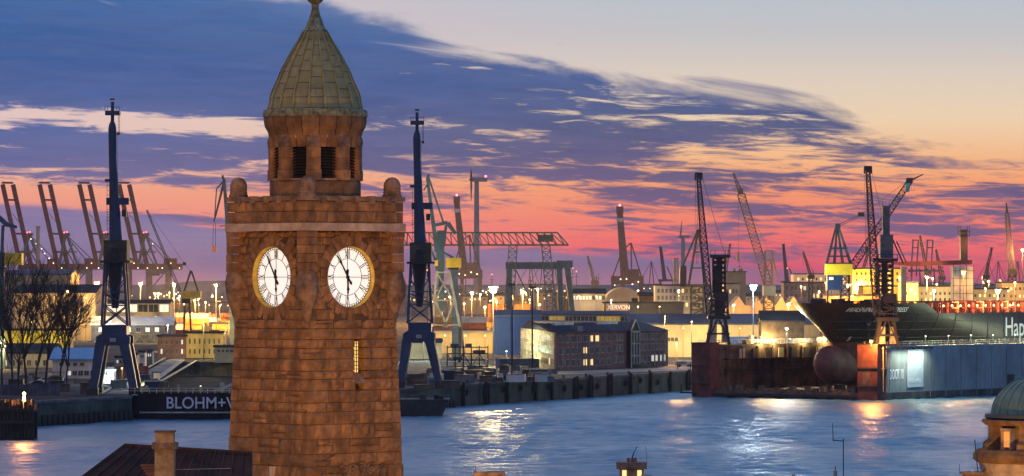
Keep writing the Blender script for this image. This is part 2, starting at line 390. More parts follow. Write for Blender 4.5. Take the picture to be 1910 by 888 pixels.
for i in range(9):
    o = thing("mooring_bollard", "stout black mooring bollard on the coping of the fender piled quay", "bollard", on_quay(9 + i * 15, -.6, GZ + .06), 0, "bollards along the quay coping")
    pb = MB(); pb.lathe([(.34, 0), (.28, .12), (.24, .5), (.36, .62), (.36, .78), (.2, .86), (.001, .87)], 12); pb.build("post", M_iron, o, True); pb = MB(); pb.box(-.5, .5, -.4, .4, 0, .06); pb.build("base_plate", M_iron, o)
quay_wall("quay_wall", "concrete quay wall behind the clock tower under the dark portal crane", [BAS[4], QR[0], QR[1]], GZ, 1.5, True, M_sheetpile, 2.4)
quay_wall("dock_basin_wall", "dark sheer wall of the dry dock basin behind the gate barge", [BAS[0], BAS[1], BAS[2], BAS[3], BAS[4]], GZ, 0, False, None, 3)

# ================================================================== clock tower
TY = 222.0; TS = FOC / TY
def tz(py): return EYE - (py - HOR) / TS
M_stone = M("sandstone_ashlar", (.25, .132, .052), .95, var=.28, scale=1.4, bump=.85, bscale=4.2, streak=.5, dirt=(.035, .025, .018, 1), world_space=True, ovar=.45)
M_stone_lt = M("pale_sandstone", (.46, .34, .24), .9, var=.22, scale=1.0, bump=.3, bscale=6, streak=.25, dirt=(.06, .04, .03, 1))
M_stone_dk = M("carved_sandstone", (.20, .13, .08), .92, var=.4, scale=1.5, bump=.6, bscale=4)
M_mortar = M("mortar", (.10, .055, .025), .95, var=.2)
tower = thing("clock_tower", "rough sandstone clock tower with two lit dials and green copper helm roof", "clock tower", (XX(588, TY), TY, 2.0), R(42))
def tl(py): return tz(py) - 2.0                     # local height of an image row on the tower
zA, zB = tl(600), tl(888)
def half(z): return 2.985 + (zA - z) / (zA - zB) * .27
core = MB()
for z0, z1 in ((0, tl(416)),):
    h0, h1 = half(z0) - .56, half(z1) - .56
    core.frustum((-h0, h0, -h0, h0), (-h1, h1, -h1, h1), z0, z1)
core.build("core_wall", M_mortar, tower)
# a dozen rough-faced stone blocks shared by all courses: x -.5...5, z 0..1, face at y = -.5
def stone_variant(k, rough):
    r = random.Random(100 + k); b = MB(); nx, nz = 4, 3; vs = []
    for j in range(nz + 1):
        for i in range(nx + 1):
            edge_ = i in (0, nx) or j in (0, nz)
            vs.append((-.5 + i / nx, -.5 + (.06 if edge_ else 0) - (0 if edge_ else r.uniform(-.02, rough)), j / nz))
    fs = [(j * (nx + 1) + i, j * (nx + 1) + i + 1, (j + 1) * (nx + 1) + i + 1, (j + 1) * (nx + 1) + i) for j in range(nz) for i in range(nx)]
    b.add(vs, fs)
    o = len(vs); b.v += [(-.5, .5, 0), (.5, .5, 0), (.5, .5, 1), (-.5, .5, 1)]
    c0, c1, c2, c3 = 0, nx, (nz + 1) * (nx + 1) - 1, nz * (nx + 1)
    b.f += [tuple([o + 1, o] + list(range(0, nx + 1))), tuple([o + 3, o + 2] + list(range(c2, c3 - 1, -1))),
            tuple([o, o + 3] + [j * (nx + 1) for j in range(nz, -1, -1)]), tuple([o + 2, o + 1] + [j * (nx + 1) + nx for j in range(nz + 1)])]
    me = bpy.data.meshes.new("stone_block"); me.from_pydata(b.v, [], b.f); me.materials.append(M_stone)
    bm = bmesh.new(); bm.from_mesh(me); bmesh.ops.recalc_face_normals(bm, faces=bm.faces); bm.to_mesh(me); bm.free()
    return me
SV = [stone_variant(k, .15) for k in range(14)]
rear = MB()
def put_stone(face, x0, x1, z0, z1, proud=0.0, depth=.60, hfun=half, name="stone"):
    if x1 - x0 < .12: return
    zc = (z0 + z1) / 2; g = .02
    tiltx = math.atan2(hfun(z0) - hfun(z1), z1 - z0)
    mw = (Matrix.Rotation(face * math.pi / 2, 4, 'Z') @ Matrix.Translation(((x0 + x1) / 2, -hfun(z0) + depth / 2 - proud, z0 + g)) @ Matrix.Rotation(-tiltx, 4, 'X')
          @ Matrix.Diagonal((x1 - x0 - 2 * g, depth, z1 - z0 - 2 * g, 1)))
    if face in (0, 3):
        inst(random.choice(SV), name, tower, mw)
    else:
        me = random.choice(SV); rear.add([mw @ v.co for v in me.vertices], [tuple(p.vertices) for p in me.polygons])
DZ = tl(517); DR = 1.53                              # dial centre height and radius
def row(face, z0, z1, lo, hi, cut=None, wmin=.55, wmax=1.7, **kw):
    segs = [(lo, hi)]
    if cut:
        cz, cr = cut; dzm = 0 if z0 < cz < z1 else min(abs(z0 - cz), abs(z1 - cz))
        if dzm < cr:
            ch = math.sqrt(cr * cr - dzm * dzm); segs = [(lo, -ch), (ch, hi)]
    for a, b in segs:
        x = a
        while x < b - 1e-4:
            wd = random.uniform(wmin, wmax); 
            if b - (x + wd) < wmin * .7: wd = b - x
            if random.random() < .13 and wd > .9:     # a course split into two thin stones
                zm = z0 + (z1 - z0) * random.uniform(.4, .6)
                put_stone(face, x, x + wd, z0, zm, random.uniform(-.03, .02), **kw); put_stone(face, x, x + wd, zm, z1, random.uniform(-.03, .02), **kw)
            else: put_stone(face, x, x + wd, z0, z1, random.uniform(-.03, .03), **kw)
            x += wd
ys = [1000, 975, 950, 922, 897, 865, 842, 815, 788, 765, 748, 726, 705, 690, 668, 648, 632, 612, 596, 577, 556, 540, 522, 506, 490, 474, 458, 444, 432.5]
rows_z = [tl(y) for y in ys]
SLIT = (.42, tl(698), tl(636))                       # slit window on the right face
for k, (z0, z1) in enumerate(zip(rows_z, rows_z[1:])):
    for face in range(4):
        h = half(z0); ext = .38
        lo, hi = (-h, h) if (k + face) % 2 == 0 else (-h + ext, h - ext)
        cut = (DZ, 2.02)
        if face == 0 and z0 < SLIT[2] and z1 > SLIT[1] - .5:
            row(face, z0, z1, lo, SLIT[0] - .26); row(face, z0, z1, SLIT[0] + .30, hi)
        else:
            big = z0 > tl(600)
            row(face, z0, z1, lo, hi, cut if big else None, .7 if not big else .45, 2.1 if not big else 1.1)
def mortar_plate(face):
    mp = MB(); zs_ = [rows_z[0] + (tl(433) - rows_z[0]) * j / 60 for j in range(61)]; rot = Matrix.Rotation(face * math.pi / 2, 4, 'Z'); n_ = 24
    for z0, z1 in zip(zs_, zs_[1:]):
        for i in range(n_):
            a, b_ = -1 + 2 * i / n_, -1 + 2 * (i + 1) / n_; h0, h1 = half(z0) - .062, half(z1) - .062; cx_, cz_ = (a + b_) / 2 * h0, (z0 + z1) / 2
            if math.hypot(cx_, cz_ - DZ) < 1.95 or (face == 0 and abs(cx_ - SLIT[0]) < .5 and SLIT[1] - .7 < cz_ < SLIT[2] + .2): continue
            mp.add([rot @ Vector(v) for v in ((a * h0, -h0, z0), (b_ * h0, -h0, z0), (b_ * h1, -h1, z1), (a * h1, -h1, z1))], [(0, 1, 2, 3)])
    mp.build("mortar_bed", M_mortar, tower)
for f in range(4): mortar_plate(f)
lower = MB(); hb = half(0)
lower.frustum((-half(0), half(0), -half(0), half(0)), (-half(rows_z[0]), half(rows_z[0]), -half(rows_z[0]), half(rows_z[0])), 0, rows_z[0])
lower.build("plinth", M_stone, tower)
# slit window
xw = SLIT[0]; hs = half(SLIT[1])
M_lit = M("lit_window_glass", (.8, .6, .25), .4, var=.5, scale=3, emit=(1, .62, .16), estr=.9)
b = MB(); b.box(xw - .22, xw + .02, -hs + .16, -hs + .24, SLIT[1] + .1, SLIT[2])
slit = b.build("slit_window", M_lit, tower)
b = MB()
for k in range(9): b.box(xw - .23, xw + .03, -hs + .12, -hs + .16, SLIT[1] + .1 + k * .19, SLIT[1] + .13 + k * .19)
b.box(xw - .115, xw - .09, -hs + .12, -hs + .158, SLIT[1] + .1, SLIT[2])
b.build("glazing_bars", M("black_iron", (.02, .018, .016), .5, var=.2), slit)
b = MB(); b.prism([(0, 0), (-.42, 0), (-.1, .5), (0, .5)], (xw - .26, -hs + .32, SLIT[1] - .42), (0, 1, 0), (0, 0, 1), (.56, 0, 0))
b.build("sill", M_stone_dk, tower)
# lamp-lit dials in deep round openings, rings of radial stones about them
M_dial = M("opal_dial_glass", (.85, .85, .8), .4, var=0, emit=(1, .97, .90), estr=.62)
M_hand = M("clock_black", (.008, .008, .008), .5, var=0)
M_gilt = M("ochre_reveal_paint", (.62, .44, .05), .6, var=.25, scale=2)
def dial(face):
    rot = Matrix.Rotation(face * math.pi / 2, 4, 'Z'); h = half(DZ)
    e = rot @ Matrix.Translation((0, -h, DZ)) @ Matrix.Rotation(R(90), 4, 'X')  # x right, y up, z towards the viewer
    def bp(mb, name, mat, par=tower, smooth=False):
        o = mb.build(name, mat, par, smooth)
        if par is tower: o.matrix_local = e @ Matrix.Translation((0, 0, .14 if name == 'clock_dial' else 0))
        return o
    d_ = MB(); d_.lathe([(0.0, -.46), (DR, -.46), (DR, -.50), (0, -.50)], 64)
    dl = bp(d_, "clock_dial", M_dial)
    rv = MB(); rv.lathe([(DR + .0, -.37), (DR + .02, .0), (DR + .05, .0), (DR + .05, -.52)], 64)
    bp(rv, "dial_reveal", M_gilt, smooth=True)
    rg = MB()
    rg.lathe([(.93, -.455), (.93, -.44), (.955, -.44), (.955, -.455)], 64)
    rg.lathe([(DR - .015, -.455), (DR - .015, -.435), (DR + .01, -.435)], 64)
    rg.lathe([(DR - .115, -.455), (DR - .115, -.445), (DR - .10, -.445), (DR - .10, -.455)], 64)
    for k in range(4):                                  # glazing cross between the inner ring and the rim
        a = k * math.pi / 2; rg.beam((.0 * math.cos(a), .0 * math.sin(a), -.448), ((DR) * math.cos(a), DR * math.sin(a), -.448), .028, .016)
    for k in range(60):
        a = k * math.pi / 30; rg.beam(((DR - .11) * math.cos(a), (DR - .11) * math.sin(a), -.447), ((DR) * math.cos(a), DR * math.sin(a), -.447), .045, .012)
    bp(rg, "minute_ring", M_hand, dl)
    glyph = {1: "I", 2: "II", 3: "III", 4: "IV", 5: "V", 6: "VI", 7: "VII", 8: "VIII", 9: "IX", 10: "X", 11: "XI", 12: "XII"}
    r0, r1 = .97, DR - .13
    for hr, s_ in glyph.items():
        nb = MB(); ang = math.pi / 2 - hr * math.pi / 6; ur = Vector((math.cos(ang), math.sin(ang), 0)); ut = Vector((math.sin(ang), -math.cos(ang), 0))
        wid = {"I": .085, "V": .19, "X": .19}; tot = sum(wid[c] for c in s_); x = -tot / 2; z = Vector((0, 0, -.446))
        for c in s_:
            wd = wid[c]; q = lambda xx, rr: ut * xx + ur * rr + z
            if c == "I": nb.beam(q(x + wd / 2, r0), q(x + wd / 2, r1), .034, .012)
            elif c == "V": nb.beam(q(x + wd / 2, r0), q(x + .02, r1), .036, .012); nb.beam(q(x + wd / 2, r0), q(x + wd - .02, r1), .024, .013)
            else: nb.beam(q(x + .02, r0), q(x + wd - .02, r1), .024, .013); nb.beam(q(x + wd - .02, r0), q(x + .02, r1), .036, .012)
            x += wd
        nb.build("numeral", M_hand, dl)
    def hand(name, ang, L, wd, tail, zz):
        hb_ = MB(); u = Vector((math.sin(ang), math.cos(ang), 0)); v = Vector((u.y, -u.x, 0)); z = Vector((0, 0, zz))
        pts = [(-tail, wd * .9), (-tail * .8, wd * 1.5), (-.1, wd * .7), (.12, wd), (L * .55, wd * .75), (L * .68, wd * 1.5), (L * .78, wd * .7), (L, wd * .15)]
        poly = [(a, w_ / 2) for a, w_ in pts] + [(a, -w_ / 2) for a, w_ in reversed(pts)]
        hb_.prism(poly, z, u, v, (0, 0, .02)); hb_.build(name, M_hand, dl)
    hand("minute_hand", R(-32), 1.36, .10, .45, -.40); hand("hour_hand", R(177.5), .92, .12, .40, -.425)
    hb_ = MB(); hb_.lathe([(0, -.37), (.09, -.37), (.10, -.45)], 16); hb_.build("hub", M_hand, dl)
    for k in range(26):                                 # voussoirs
        a0, a1 = 2 * math.pi * k / 26 + .008, 2 * math.pi * (k + 1) / 26 - .008
        ro = random.choice((2.15, 2.3, 2.5, 2.65)) * (1.0 if k % 2 else .93); am = (a0 + a1) / 2
        lim = min(2.75 / max(.001, abs(math.cos(am))), (tl(433) - DZ) / max(.001, math.sin(am)) if math.sin(am) > 0 else 9); ro = min(ro, lim)
        f0 = .01 + random.uniform(-.02, .04); vb = MB()
        ri = DR + .045
        q = lambda r_, a_, zz: (r_ * math.cos(a_), r_ * math.sin(a_), zz)
        vb.add([q(ri, a0, -.54), q(ro, a0, -.54), q(ro, a1, -.54), q(ri, a1, -.54), q(ri, a0, f0), q(ro, a0, f0 - .04), q(ro, a1, f0 - .04), q(ri, a1, f0), q((ri + ro) / 2, am, f0 + random.uniform(.02, .05))],
               [(0, 3, 2, 1), (0, 1, 5, 4), (1, 2, 6, 5), (2, 3, 7, 6), (3, 0, 4, 7), (4, 5, 8), (5, 6, 8), (6, 7, 8), (7, 4, 8)])
        bp(vb, "voussoir", M_stone)
    if face in (0, 3):
        pos = e @ Vector((0, 0, .5))
for f in (0, 3): dial(f)
for f in (1, 2): dial(f)
# corner piers with carved corbels
for sx in (-1, 1):
    for sy in (-1, 1):
        zz = [tl(y) for y in (506, 490, 474, 458, 444, 432.5)]; zz[0] = tl(508)
        for z0, z1 in zip(zz, zz[1:]):
            pb = MB(); o_ = 3.27 + random.uniform(-.02, .02); i_ = 2.52
            xs = sorted((sx * i_, sx * o_)); yy = sorted((sy * i_, sy * o_)); c = .16
            pb.prism([(xs[0], yy[0]), (xs[1], yy[0]), (xs[1], yy[1]), (xs[0], yy[1])], (0, 0, z0 + .012), (1, 0, 0), (0, 1, 0), (0, 0, z1 - z0 - .024))
            pb.build("pier_stone", M_stone, tower)
        cb = MB(); n = 14; prof = [(0.0, .40), (.10, .48), (.22, .55), (.34, .58), (.46, .52), (.58, .40), (.75, .26), (1, .10)]
        zt, zb = tl(506), tl(606); vs = []
        for t_, r_ in prof:
            for k in range(n):
                a = 2 * math.pi * k / n; rr = r_ * (1 + .10 * math.sin(3 * a + t_ * 9) + random.uniform(-.05, .05))
                off = 2.88 + .05 * (1 - t_)
                vs.append((sx * off + rr * math.cos(a), sy * off + rr * math.sin(a), zt + (zb - zt) * t_))
        fs = [(i * n + k, i * n + (k + 1) % n, (i + 1) * n + (k + 1) % n, (i + 1) * n + k) for i in range(len(prof) - 1) for k in range(n)] + [tuple(range(n)), tuple(range(len(vs) - n, len(vs)))]
        cb.add(vs, fs); cb.build("carved_corbel", M_stone_dk, tower, True)
# band, parapet and coping
for face in range(4):
    rot = Matrix.Rotation(face * math.pi / 2, 4, 'Z')
    cuts = [-3.33, -2.2, -1.0, .2, 1.5, 2.6, 3.33 - .36] if face % 2 else [-3.33, -2.3, -1.2, .1, 1.1, 2.3, 3.33 - .36]
    for a, b_ in zip(cuts, cuts[1:]):
        sb = MB(); sb.box(a + .008, b_ - .008, -3.33, -2.97, tl(432), tl(417.5)); o = sb.build("band_stone", M_stone_lt, tower); o.matrix_local = rot
    for (y0, y1) in ((417, 396), (395.5, 377)):
        x = -3.24
        while x < 3.24 - .33:
            wd = random.uniform(.55, 1.2)
            if 3.24 - .33 - x - wd < .4: wd = 3.24 - .33 - x
            mw = rot @ Matrix.Translation((x + wd / 2, -3.24 + .17 + random.uniform(-.02, .02), tl(y0))) @ Matrix.Diagonal((wd - .02, .34, tl(y1) - tl(y0) - .015, 1))
            inst(random.choice(SV), "parapet_stone", tower, mw); x += wd
    sb = MB(); sb.box(-3.30, 3.30 - .50, -3.30, -2.80, tl(376.5), tl(368)); o = sb.build("coping", M_stone_dk, tower); o.matrix_local = rot
    for k in range(5):
        x = -2.2 + k * 1.1; sb = MB(); sb.box(x - .14, x + .14, -3.37, -3.0, tl(381), tl(367)); o = sb.build("bracket", M_stone_dk, tower); o.matrix_local = rot
b = MB(); b.box(-2.95, 2.95, -2.95, 2.95, tl(416), tl(372)); b.build("roof_deck", M_mortar, tower)
for sx in (-1, 1):
    for sy in (-1, 1):
        fb = MB(); z0 = tl(368); prof = [(.50, 0), (.50, .12), (.45, .14), (.46, .28), (.43, .30), (.46, .44), (.43, .46), (.45, .58), (.41, .75), (.32, .90), (.18, 1.0), (0.001, 1.03)]
        fb.lathe([(r, z0 + z) for r, z in prof], 16, (sx * 2.82, sy * 2.82)); fb.build("finial", M_stone_dk, tower, True)
# round belfry
BN = 9; BR = 2.40; a_off = R(-90 - 42 + 2.6 + 20 - 2)
M_louv = M("louvre_slat", (.010, .009, .009), .8, var=.3)
b = MB(); b.lathe([(2.36, tl(372)), (2.36, tl(340)), (2.28, tl(338)), (2.0, tl(338))], 54); b.build("belfry_base", M_stone, tower)
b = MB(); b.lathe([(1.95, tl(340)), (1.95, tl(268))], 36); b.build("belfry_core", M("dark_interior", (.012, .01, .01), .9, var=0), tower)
for k in range(BN):
    am = a_off + (k + .5) * 2 * math.pi / BN
    rot = Matrix.Rotation(am, 4, 'Z')
    for (y0, y1, w_, r_) in ((338, 318, .80, 2.44), (318, 296, .74, 2.40), (296, 276, .74, 2.40)):
        sb = MB(); sb.box(1.9, r_, -w_ / 2, w_ / 2, tl(y0) + .006, tl(y1) - .006); o = sb.build("pilaster_stone", M_stone, tower); o.matrix_local = rot
    sb = MB(); sb.prism([(1.9, 0), (2.42, 0), (2.46, .3), (2.40, .52), (1.9, .55)], (0, -.34, tl(276)), (1, 0, 0), (0, 0, 1), (0, .68, 0)); o = sb.build("capital", M_stone_dk, tower); o.matrix_local = rot
    rot = Matrix.Rotation(a_off + k * 2 * math.pi / BN, 4, 'Z')
    lv = MB()
    for j in range(11):
        z_ = tl(337) + (tl(275) - tl(337)) * j / 11
        lv.add([(2.06, -.5, z_ + .10), (2.06, .5, z_ + .10), (2.20, .5, z_), (2.20, -.5, z_), (2.06, -.5, z_ + .12), (2.06, .5, z_ + .12), (2.20, .5, z_ + .02), (2.20, -.5, z_ + .02)],
               [(0, 3, 2, 1), (4, 5, 6, 7), (0, 1, 5, 4), (1, 2, 6, 5), (2, 3, 7, 6), (3, 0, 4, 7)])
    o = lv.build("louvre", M_louv, tower); o.matrix_local = rot
    sb = MB(); sb.box(2.0, 2.34, -.48, .48, tl(338), tl(334)); o = sb.build("louvre_sill", M_stone_dk, tower); o.matrix_local = rot
def ring_stones(name, prof, n, mat, a0=0, gap=.006):
    sb = MB(); sb.lathe(prof, 5, (0, 0), gap, 2 * math.pi / n - gap); src = sb.build(name, mat, tower, True); src.rotation_euler.z = a0
    for k in range(1, n):
        o = src.copy(); col.objects.link(o); o.rotation_euler.z = a0 + k * 2 * math.pi / n
ring_stones("frieze_stone", [(1.9, tl(276)), (2.28, tl(276)), (2.32, tl(262)), (2.40, tl(256)), (2.40, tl(254))], 18, M_stone, .1)
ring_stones("cornice_stone", [(2.3, tl(254)), (2.41, tl(254)), (2.45, tl(247)), (2.60, tl(238)), (2.66, tl(228)), (2.66, tl(219)), (2.2, tl(219))], 18, M_stone, .27)
M_copper = M("weathered_copper", (.36, .295, .105), .65, .05, var=.16, scale=.9, bump=.12, bscale=3, streak=.6, dirt=(.09, .075, .05, 1))
M_copper2 = M("verdigris_trim", (.24, .23, .11), .7, .1, var=.45, scale=3, bump=.4, bscale=9)
b = MB(); b.lathe([(2.2, tl(219)), (2.70, tl(219)), (2.73, tl(214)), (2.68, tl(206)), (2.4, tl(204))], 64); b.build("copper_gutter", M_copper2, tower, True)
dome_prof = [(204, 87.5), (196, 85.5), (182, 83.2), (172, 79.8), (163, 75.5), (151, 70), (139, 65.5), (129, 61), (120, 56), (108, 49.5), (96, 43), (88, 38), (79, 32), (70, 27), (60, 22)]
dome_prof = [(tl(y), r * .995 / TS) for y, r in dome_prof]
def dome_r(z):
    for (z0, r0), (z1, r1) in zip(dome_prof, dome_prof[1:]):
        if z0 <= z <= z1: return r0 + (r1 - r0) * (z - z0) / (z1 - z0)
    return dome_prof[-1][1]
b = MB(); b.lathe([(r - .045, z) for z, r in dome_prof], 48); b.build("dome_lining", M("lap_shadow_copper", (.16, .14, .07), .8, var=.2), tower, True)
ND = 18; bands = [204, 182, 160, 138, 118, 97, 78, 60]
for k in range(ND):
    ang = 2 * math.pi * k / ND + .05
    off = 8 if k % 2 else -3
    rows_ = [204, 184] + [y + off for y in bands[2:-1]] + [60]
    for y0, y1 in zip(rows_, rows_[1:]):
        z0, z1 = tl(y0), tl(y1); pb = MB(); zs = [z0 + (z1 - z0) * i / 3 for i in range(4)]
        lift = random.uniform(-.008, .008)
        pb.lathe([(dome_r(z0) - .04, z0 + .012)] + [(dome_r(z) + lift + .012 * (i == 0), z + (.012 if i == 0 else (-.012 if i == 3 else 0))) for i, z in enumerate(zs)], 3, (0, 0), .006, 2 * math.pi / ND - .006)
        o = pb.build("copper_panel", M_copper, tower); o.rotation_euler.z = ang
    sb = MB()
    zs = [z for z, r in dome_prof]
    for z0, z1 in zip(zs, zs[1:]): sb.beam((dome_r(z0) + .03, 0, z0), (dome_r(z1) + .03, 0, z1), .07, .11)
    o = sb.build("standing_seam", M_copper, tower); o.rotation_euler.z = ang
b = MB(); b.lathe([(22.8 / TS, tl(61)), (23.5 / TS, tl(57)), (20 / TS, tl(55)), (14.5 / TS, tl(42)), (9.5 / TS, tl(28)), (6.4 / TS, tl(15)), (7.5 / TS, tl(10)), (6.5 / TS, tl(8)), (12 / TS, tl(4)), (17.5 / TS, tl(-3)), (19 / TS, tl(-9)), (14 / TS, tl(-18)), (4 / TS, tl(-26)), (2.5 / TS, tl(-50)), (0.01, tl(-90))], 18)
b.build("spire_finial", M_copper2, tower, True)
rb = rear.build("rear_stonework", M_stone, tower); rb["kind"] = "stuff"
# scrolled carving over the doorway on the right face
cv = MB(); hc = half(tl(870))
def curl(cx, cz, r0, turns, sgn, a0):
    pts = []
    for k in range(int(14 * turns)):
        a = a0 + sgn * k * 2 * math.pi / 14; r_ = r0 * (1 - k / (14 * turns) * .85); pts.append((cx + r_ * math.cos(a), -hc - .10, cz + r_ * math.sin(a)))
    cv = MB()
    for p, q in zip(pts, pts[1:]): cv.beam(p, q, .10, .10)
    cv.build("carved_scroll", M_stone_dk, tower)
for cx, cz, r0, s_, a0 in ((-.30, tl(872), .30, 1, 0), (.35, tl(869), .26, -1, 2), (.95, tl(872), .32, 1, 1), (1.55, tl(880), .30, -1, 0), (-.75, tl(885), .28, -1, 1), (.6, tl(886), .5, 1, .4), (-1.0, tl(868), .15, 1, 0), (1.75, tl(866), .15, 1, 3)): curl(cx, cz, r0, 1.4, s_, a0)
b = MB(); hc = half(tl(880)); rotl = Matrix.Rotation(3 * math.pi / 2, 4, 'Z'); b.box(.45, .75, -hc - .16, -hc + .1, tl(930), tl(866)); o = b.build("window_jamb", M_stone_lt, tower); o.matrix_local = rotl
# sodium floodlights on the station roofs wash the tower
M_housing = M("floodlight_housing", (.03, .03, .03), .5, var=.1)
def floodlight(label, loc, target, watt, colr, size=60, blend=.6):
    o = thing("floodlight", label, "floodlight", loc, 0, "sodium floodlights washing the stone")
    dr = (Vector(target) - Vector(loc)).normalized()
    b = MB(); b.beam((0, 0, 0), dr * .5, .5, .4); b.beam((0, 0, -.9), (0, 0, 0), .12); b.build("housing", M_housing, o)
    d_ = bpy.data.lights.new("flood_beam", 'SPOT'); d_.energy = watt; d_.color = colr; d_.spot_size = R(size); d_.spot_blend = blend; d_.shadow_soft_size = .25
    l = bpy.data.objects.new("flood_beam", d_); col.objects.link(l); l.parent = o; l.location = dr * .62; l.rotation_euler = dr.to_track_quat('-Z', 'Y').to_euler()
    return o
TXc = XX(588, TY)
FL = "black floodlight below the clock tower aimed up at its dials"
floodlight("distant black floodlight on the promenade aimed at the tower's left face", (TXc - 22, 118, 21.5), (TXc - .5, TY, 23), 92000, (1, .45, .10), 17, .5)
floodlight("distant black floodlight on the promenade aimed at the tower's right face", (TXc + 20, 120, 21.0), (TXc + .5, TY, 23), 92000, (1, .45, .10), 17, .5)
floodlight(FL, (TXc + 4, TY - 30, 12), (TXc, TY, 27), 15000, (1, .50, .14), 70)

# ================================================================== harbour: shared builders
M_navy = M("navy_crane_paint", (.012, .033, .078), .5, var=.3, scale=.25)
M_steel = M("dark_steel", (.018, .02, .026), .6, var=.35, scale=.4)
M_teal = M("teal_crane_paint", (.035, .085, .115), .55, var=.25, scale=.25)
M_grey = M("grey_steel_paint", (.09, .105, .12), .6, var=.25)
M_lgrey = M("pale_steel_paint", (.30, .31, .26), .6, var=.25)
M_red = M("red_crane_paint", (.11, .012, .02), .6, var=.25)
M_brown = M("brown_crane_paint", (.13, .065, .05), .65, var=.2)
M_yellow = M("yellow_paint", (.75, .52, .02), .5, var=.12)
M_cream = M("cream_render", (.42, .37, .23), .85, var=.18, scale=.08, streak=.25)
M_beige = M("beige_cladding", (.36, .28, .17), .8, var=.15, scale=.05, streak=.3)
M_white = M("white_cladding", (.48, .47, .42), .7, var=.15, scale=.1, streak=.2)
M_pale = M("pale_panel", (.30, .30, .21), .7, var=.2, scale=.1, streak=.2)
M_brick = M("red_brown_brick", (.21, .11, .095), .9, var=.3, scale=.15, bump=.3, bscale=3)
M_droof = M("dark_roofing", (.028, .032, .042), .95, var=.35, scale=.1, spec=.08)
M_broof = M("blue_grey_roofing", (.06, .085, .13), .9, var=.3, scale=.06, spec=.1)
M_bluewall = M("blue_corrugated", (.02, .07, .28), .85, var=.2, scale=.1, streak=.3)
M_ochre = M("ochre_cladding", (.30, .20, .05), .8, var=.4, scale=.1, streak=.4)
M_orange = M("orange_paint", (.55, .17, .03), .6, var=.25)
M_glass = M("dark_glazing", (.02, .025, .035), .3, var=.3, scale=.5, spec=.2)
M_glow = M("lit_pane", (.7, .5, .2), .4, var=0, emit=(1, .66, .25), estr=1.3)
M_glow2 = M("pale_lit_pane", (.7, .7, .6), .4, var=.3, scale=.3, emit=(1, .95, .8), estr=.7)
M_wood = M("weathered_timber", (.07, .055, .04), .9, var=.4)
BULB = {}
def bulb_mat(c, s):
    k = (c, s)
    if k not in BULB: BULB[k] = M("lamp_glass_%d" % len(BULB), (.8, .8, .8), .3, var=0, emit=c, estr=s)
    return BULB[k]

class Site:
    """a thing standing at a photo column and distance; L() gives places in its own metres"""
    def __init__(s, name, label, cat, px, Y, group=None, z=GZ):
        s.px, s.Y, s.z, s.k = px, Y, z, Y / FOC
        s.o = thing(name, label, cat, (XX(px, Y), Y, z), 0, group)
        s.pyb = HOR + (EYE - z) * FOC / Y
    def L(s, px, py, dy=0.0): return Vector(((px - s.px) * s.k, dy, (s.pyb - py) * s.k))
    def part(s, name, mb, mat, smooth=False, parent=None): return mb.build(name, mat, parent or s.o, smooth)
    def pole(s, name, mat, a, b, wpx, w2=None, par=None):
        mb = MB(); mb.beam(s.L(*a), s.L(*b), wpx * s.k, None, w2 * s.k if w2 else None); return s.part(name, mb, mat, parent=par)
    def bx(s, name, mat, x0, x1, y0, y1, d0, d1, par=None):
        mb = MB(); a = s.L(x0, y1); b = s.L(x1, y0); mb.box(a.x, b.x, d0, d1, a.z, b.z); return s.part(name, mb, mat, parent=par)
    def lat(s, name, mat, a, b, w0, w1, n, ch, br, par=None):
        mb = MB(); k = s.k; mb.lattice(s.L(*a), s.L(*b), w0 * k, w1 * k, n, ch * k, br * k); return s.part(name, mb, mat, parent=par)
    def cable(s, mat, *pts, r=.35):
        mb = MB()
        for a, b in zip(pts, pts[1:]): mb.beam(s.L(*a), s.L(*b), r * s.k)
        return s.part("cable", mb, mat)
    def bulb(s, px, py, dy, colr, rpx, estr=8):
        mb = MB(); c = s.L(px, py, dy); r = rpx * s.k
        mb.lathe([(0.001, c.z - r), (r * .7, c.z - r * .7), (r, c.z), (r * .7, c.z + r * .7), (0.001, c.z + r)], 8, (c.x, c.y))
        return s.part("beacon", mb, bulb_mat(colr, estr), True)

def windows(par, org, u, n, xs, zs, wd, ht, mats, pane="pane", frame=True):
    """window parts on a wall: org + u*x + z, n = outward normal; mats(i,j) gives the pane material"""
    for j, z in enumerate(zs):
        for i, x in enumerate(xs):
            c = org + u * x + Vector((0, 0, z)); m = mats(i, j)
            if m is None: continue
            fb = MB(); q = lambda a, b, d_: c + u * a + n * d_ + Vector((0, 0, b))
            def bx(a0, a1, b0, b1, d0, d1, mb):
                mb.add([q(a0, b0, d0), q(a1, b0, d0), q(a1, b0, d1), q(a0, b0, d1), q(a0, b1, d0), q(a1, b1, d0), q(a1, b1, d1), q(a0, b1, d1)],
                       [(0, 3, 2, 1), (4, 5, 6, 7), (0, 1, 5, 4), (1, 2, 6, 5), (2, 3, 7, 6), (3, 0, 4, 7)])
            bx(0, wd, 0, ht, -.2, .05, fb); o = fb.build("window", m, par)
            if frame:
                gb = MB(); t_ = min(.16, wd * .12)
                bx(-t_, wd + t_, -t_ * 1.4, 0, -.1, .16, gb); bx(-t_, wd + t_, ht, ht + t_, -.1, .12, gb); bx(-t_, 0, 0, ht, -.1, .118, gb); bx(wd, wd + t_, 0, ht, -.1, .118, gb); bx(wd / 2 - t_ * .4, wd / 2 + t_ * .4, 0, ht, .0, .10, gb)
                gb.build("frame", M_lgrey, o)

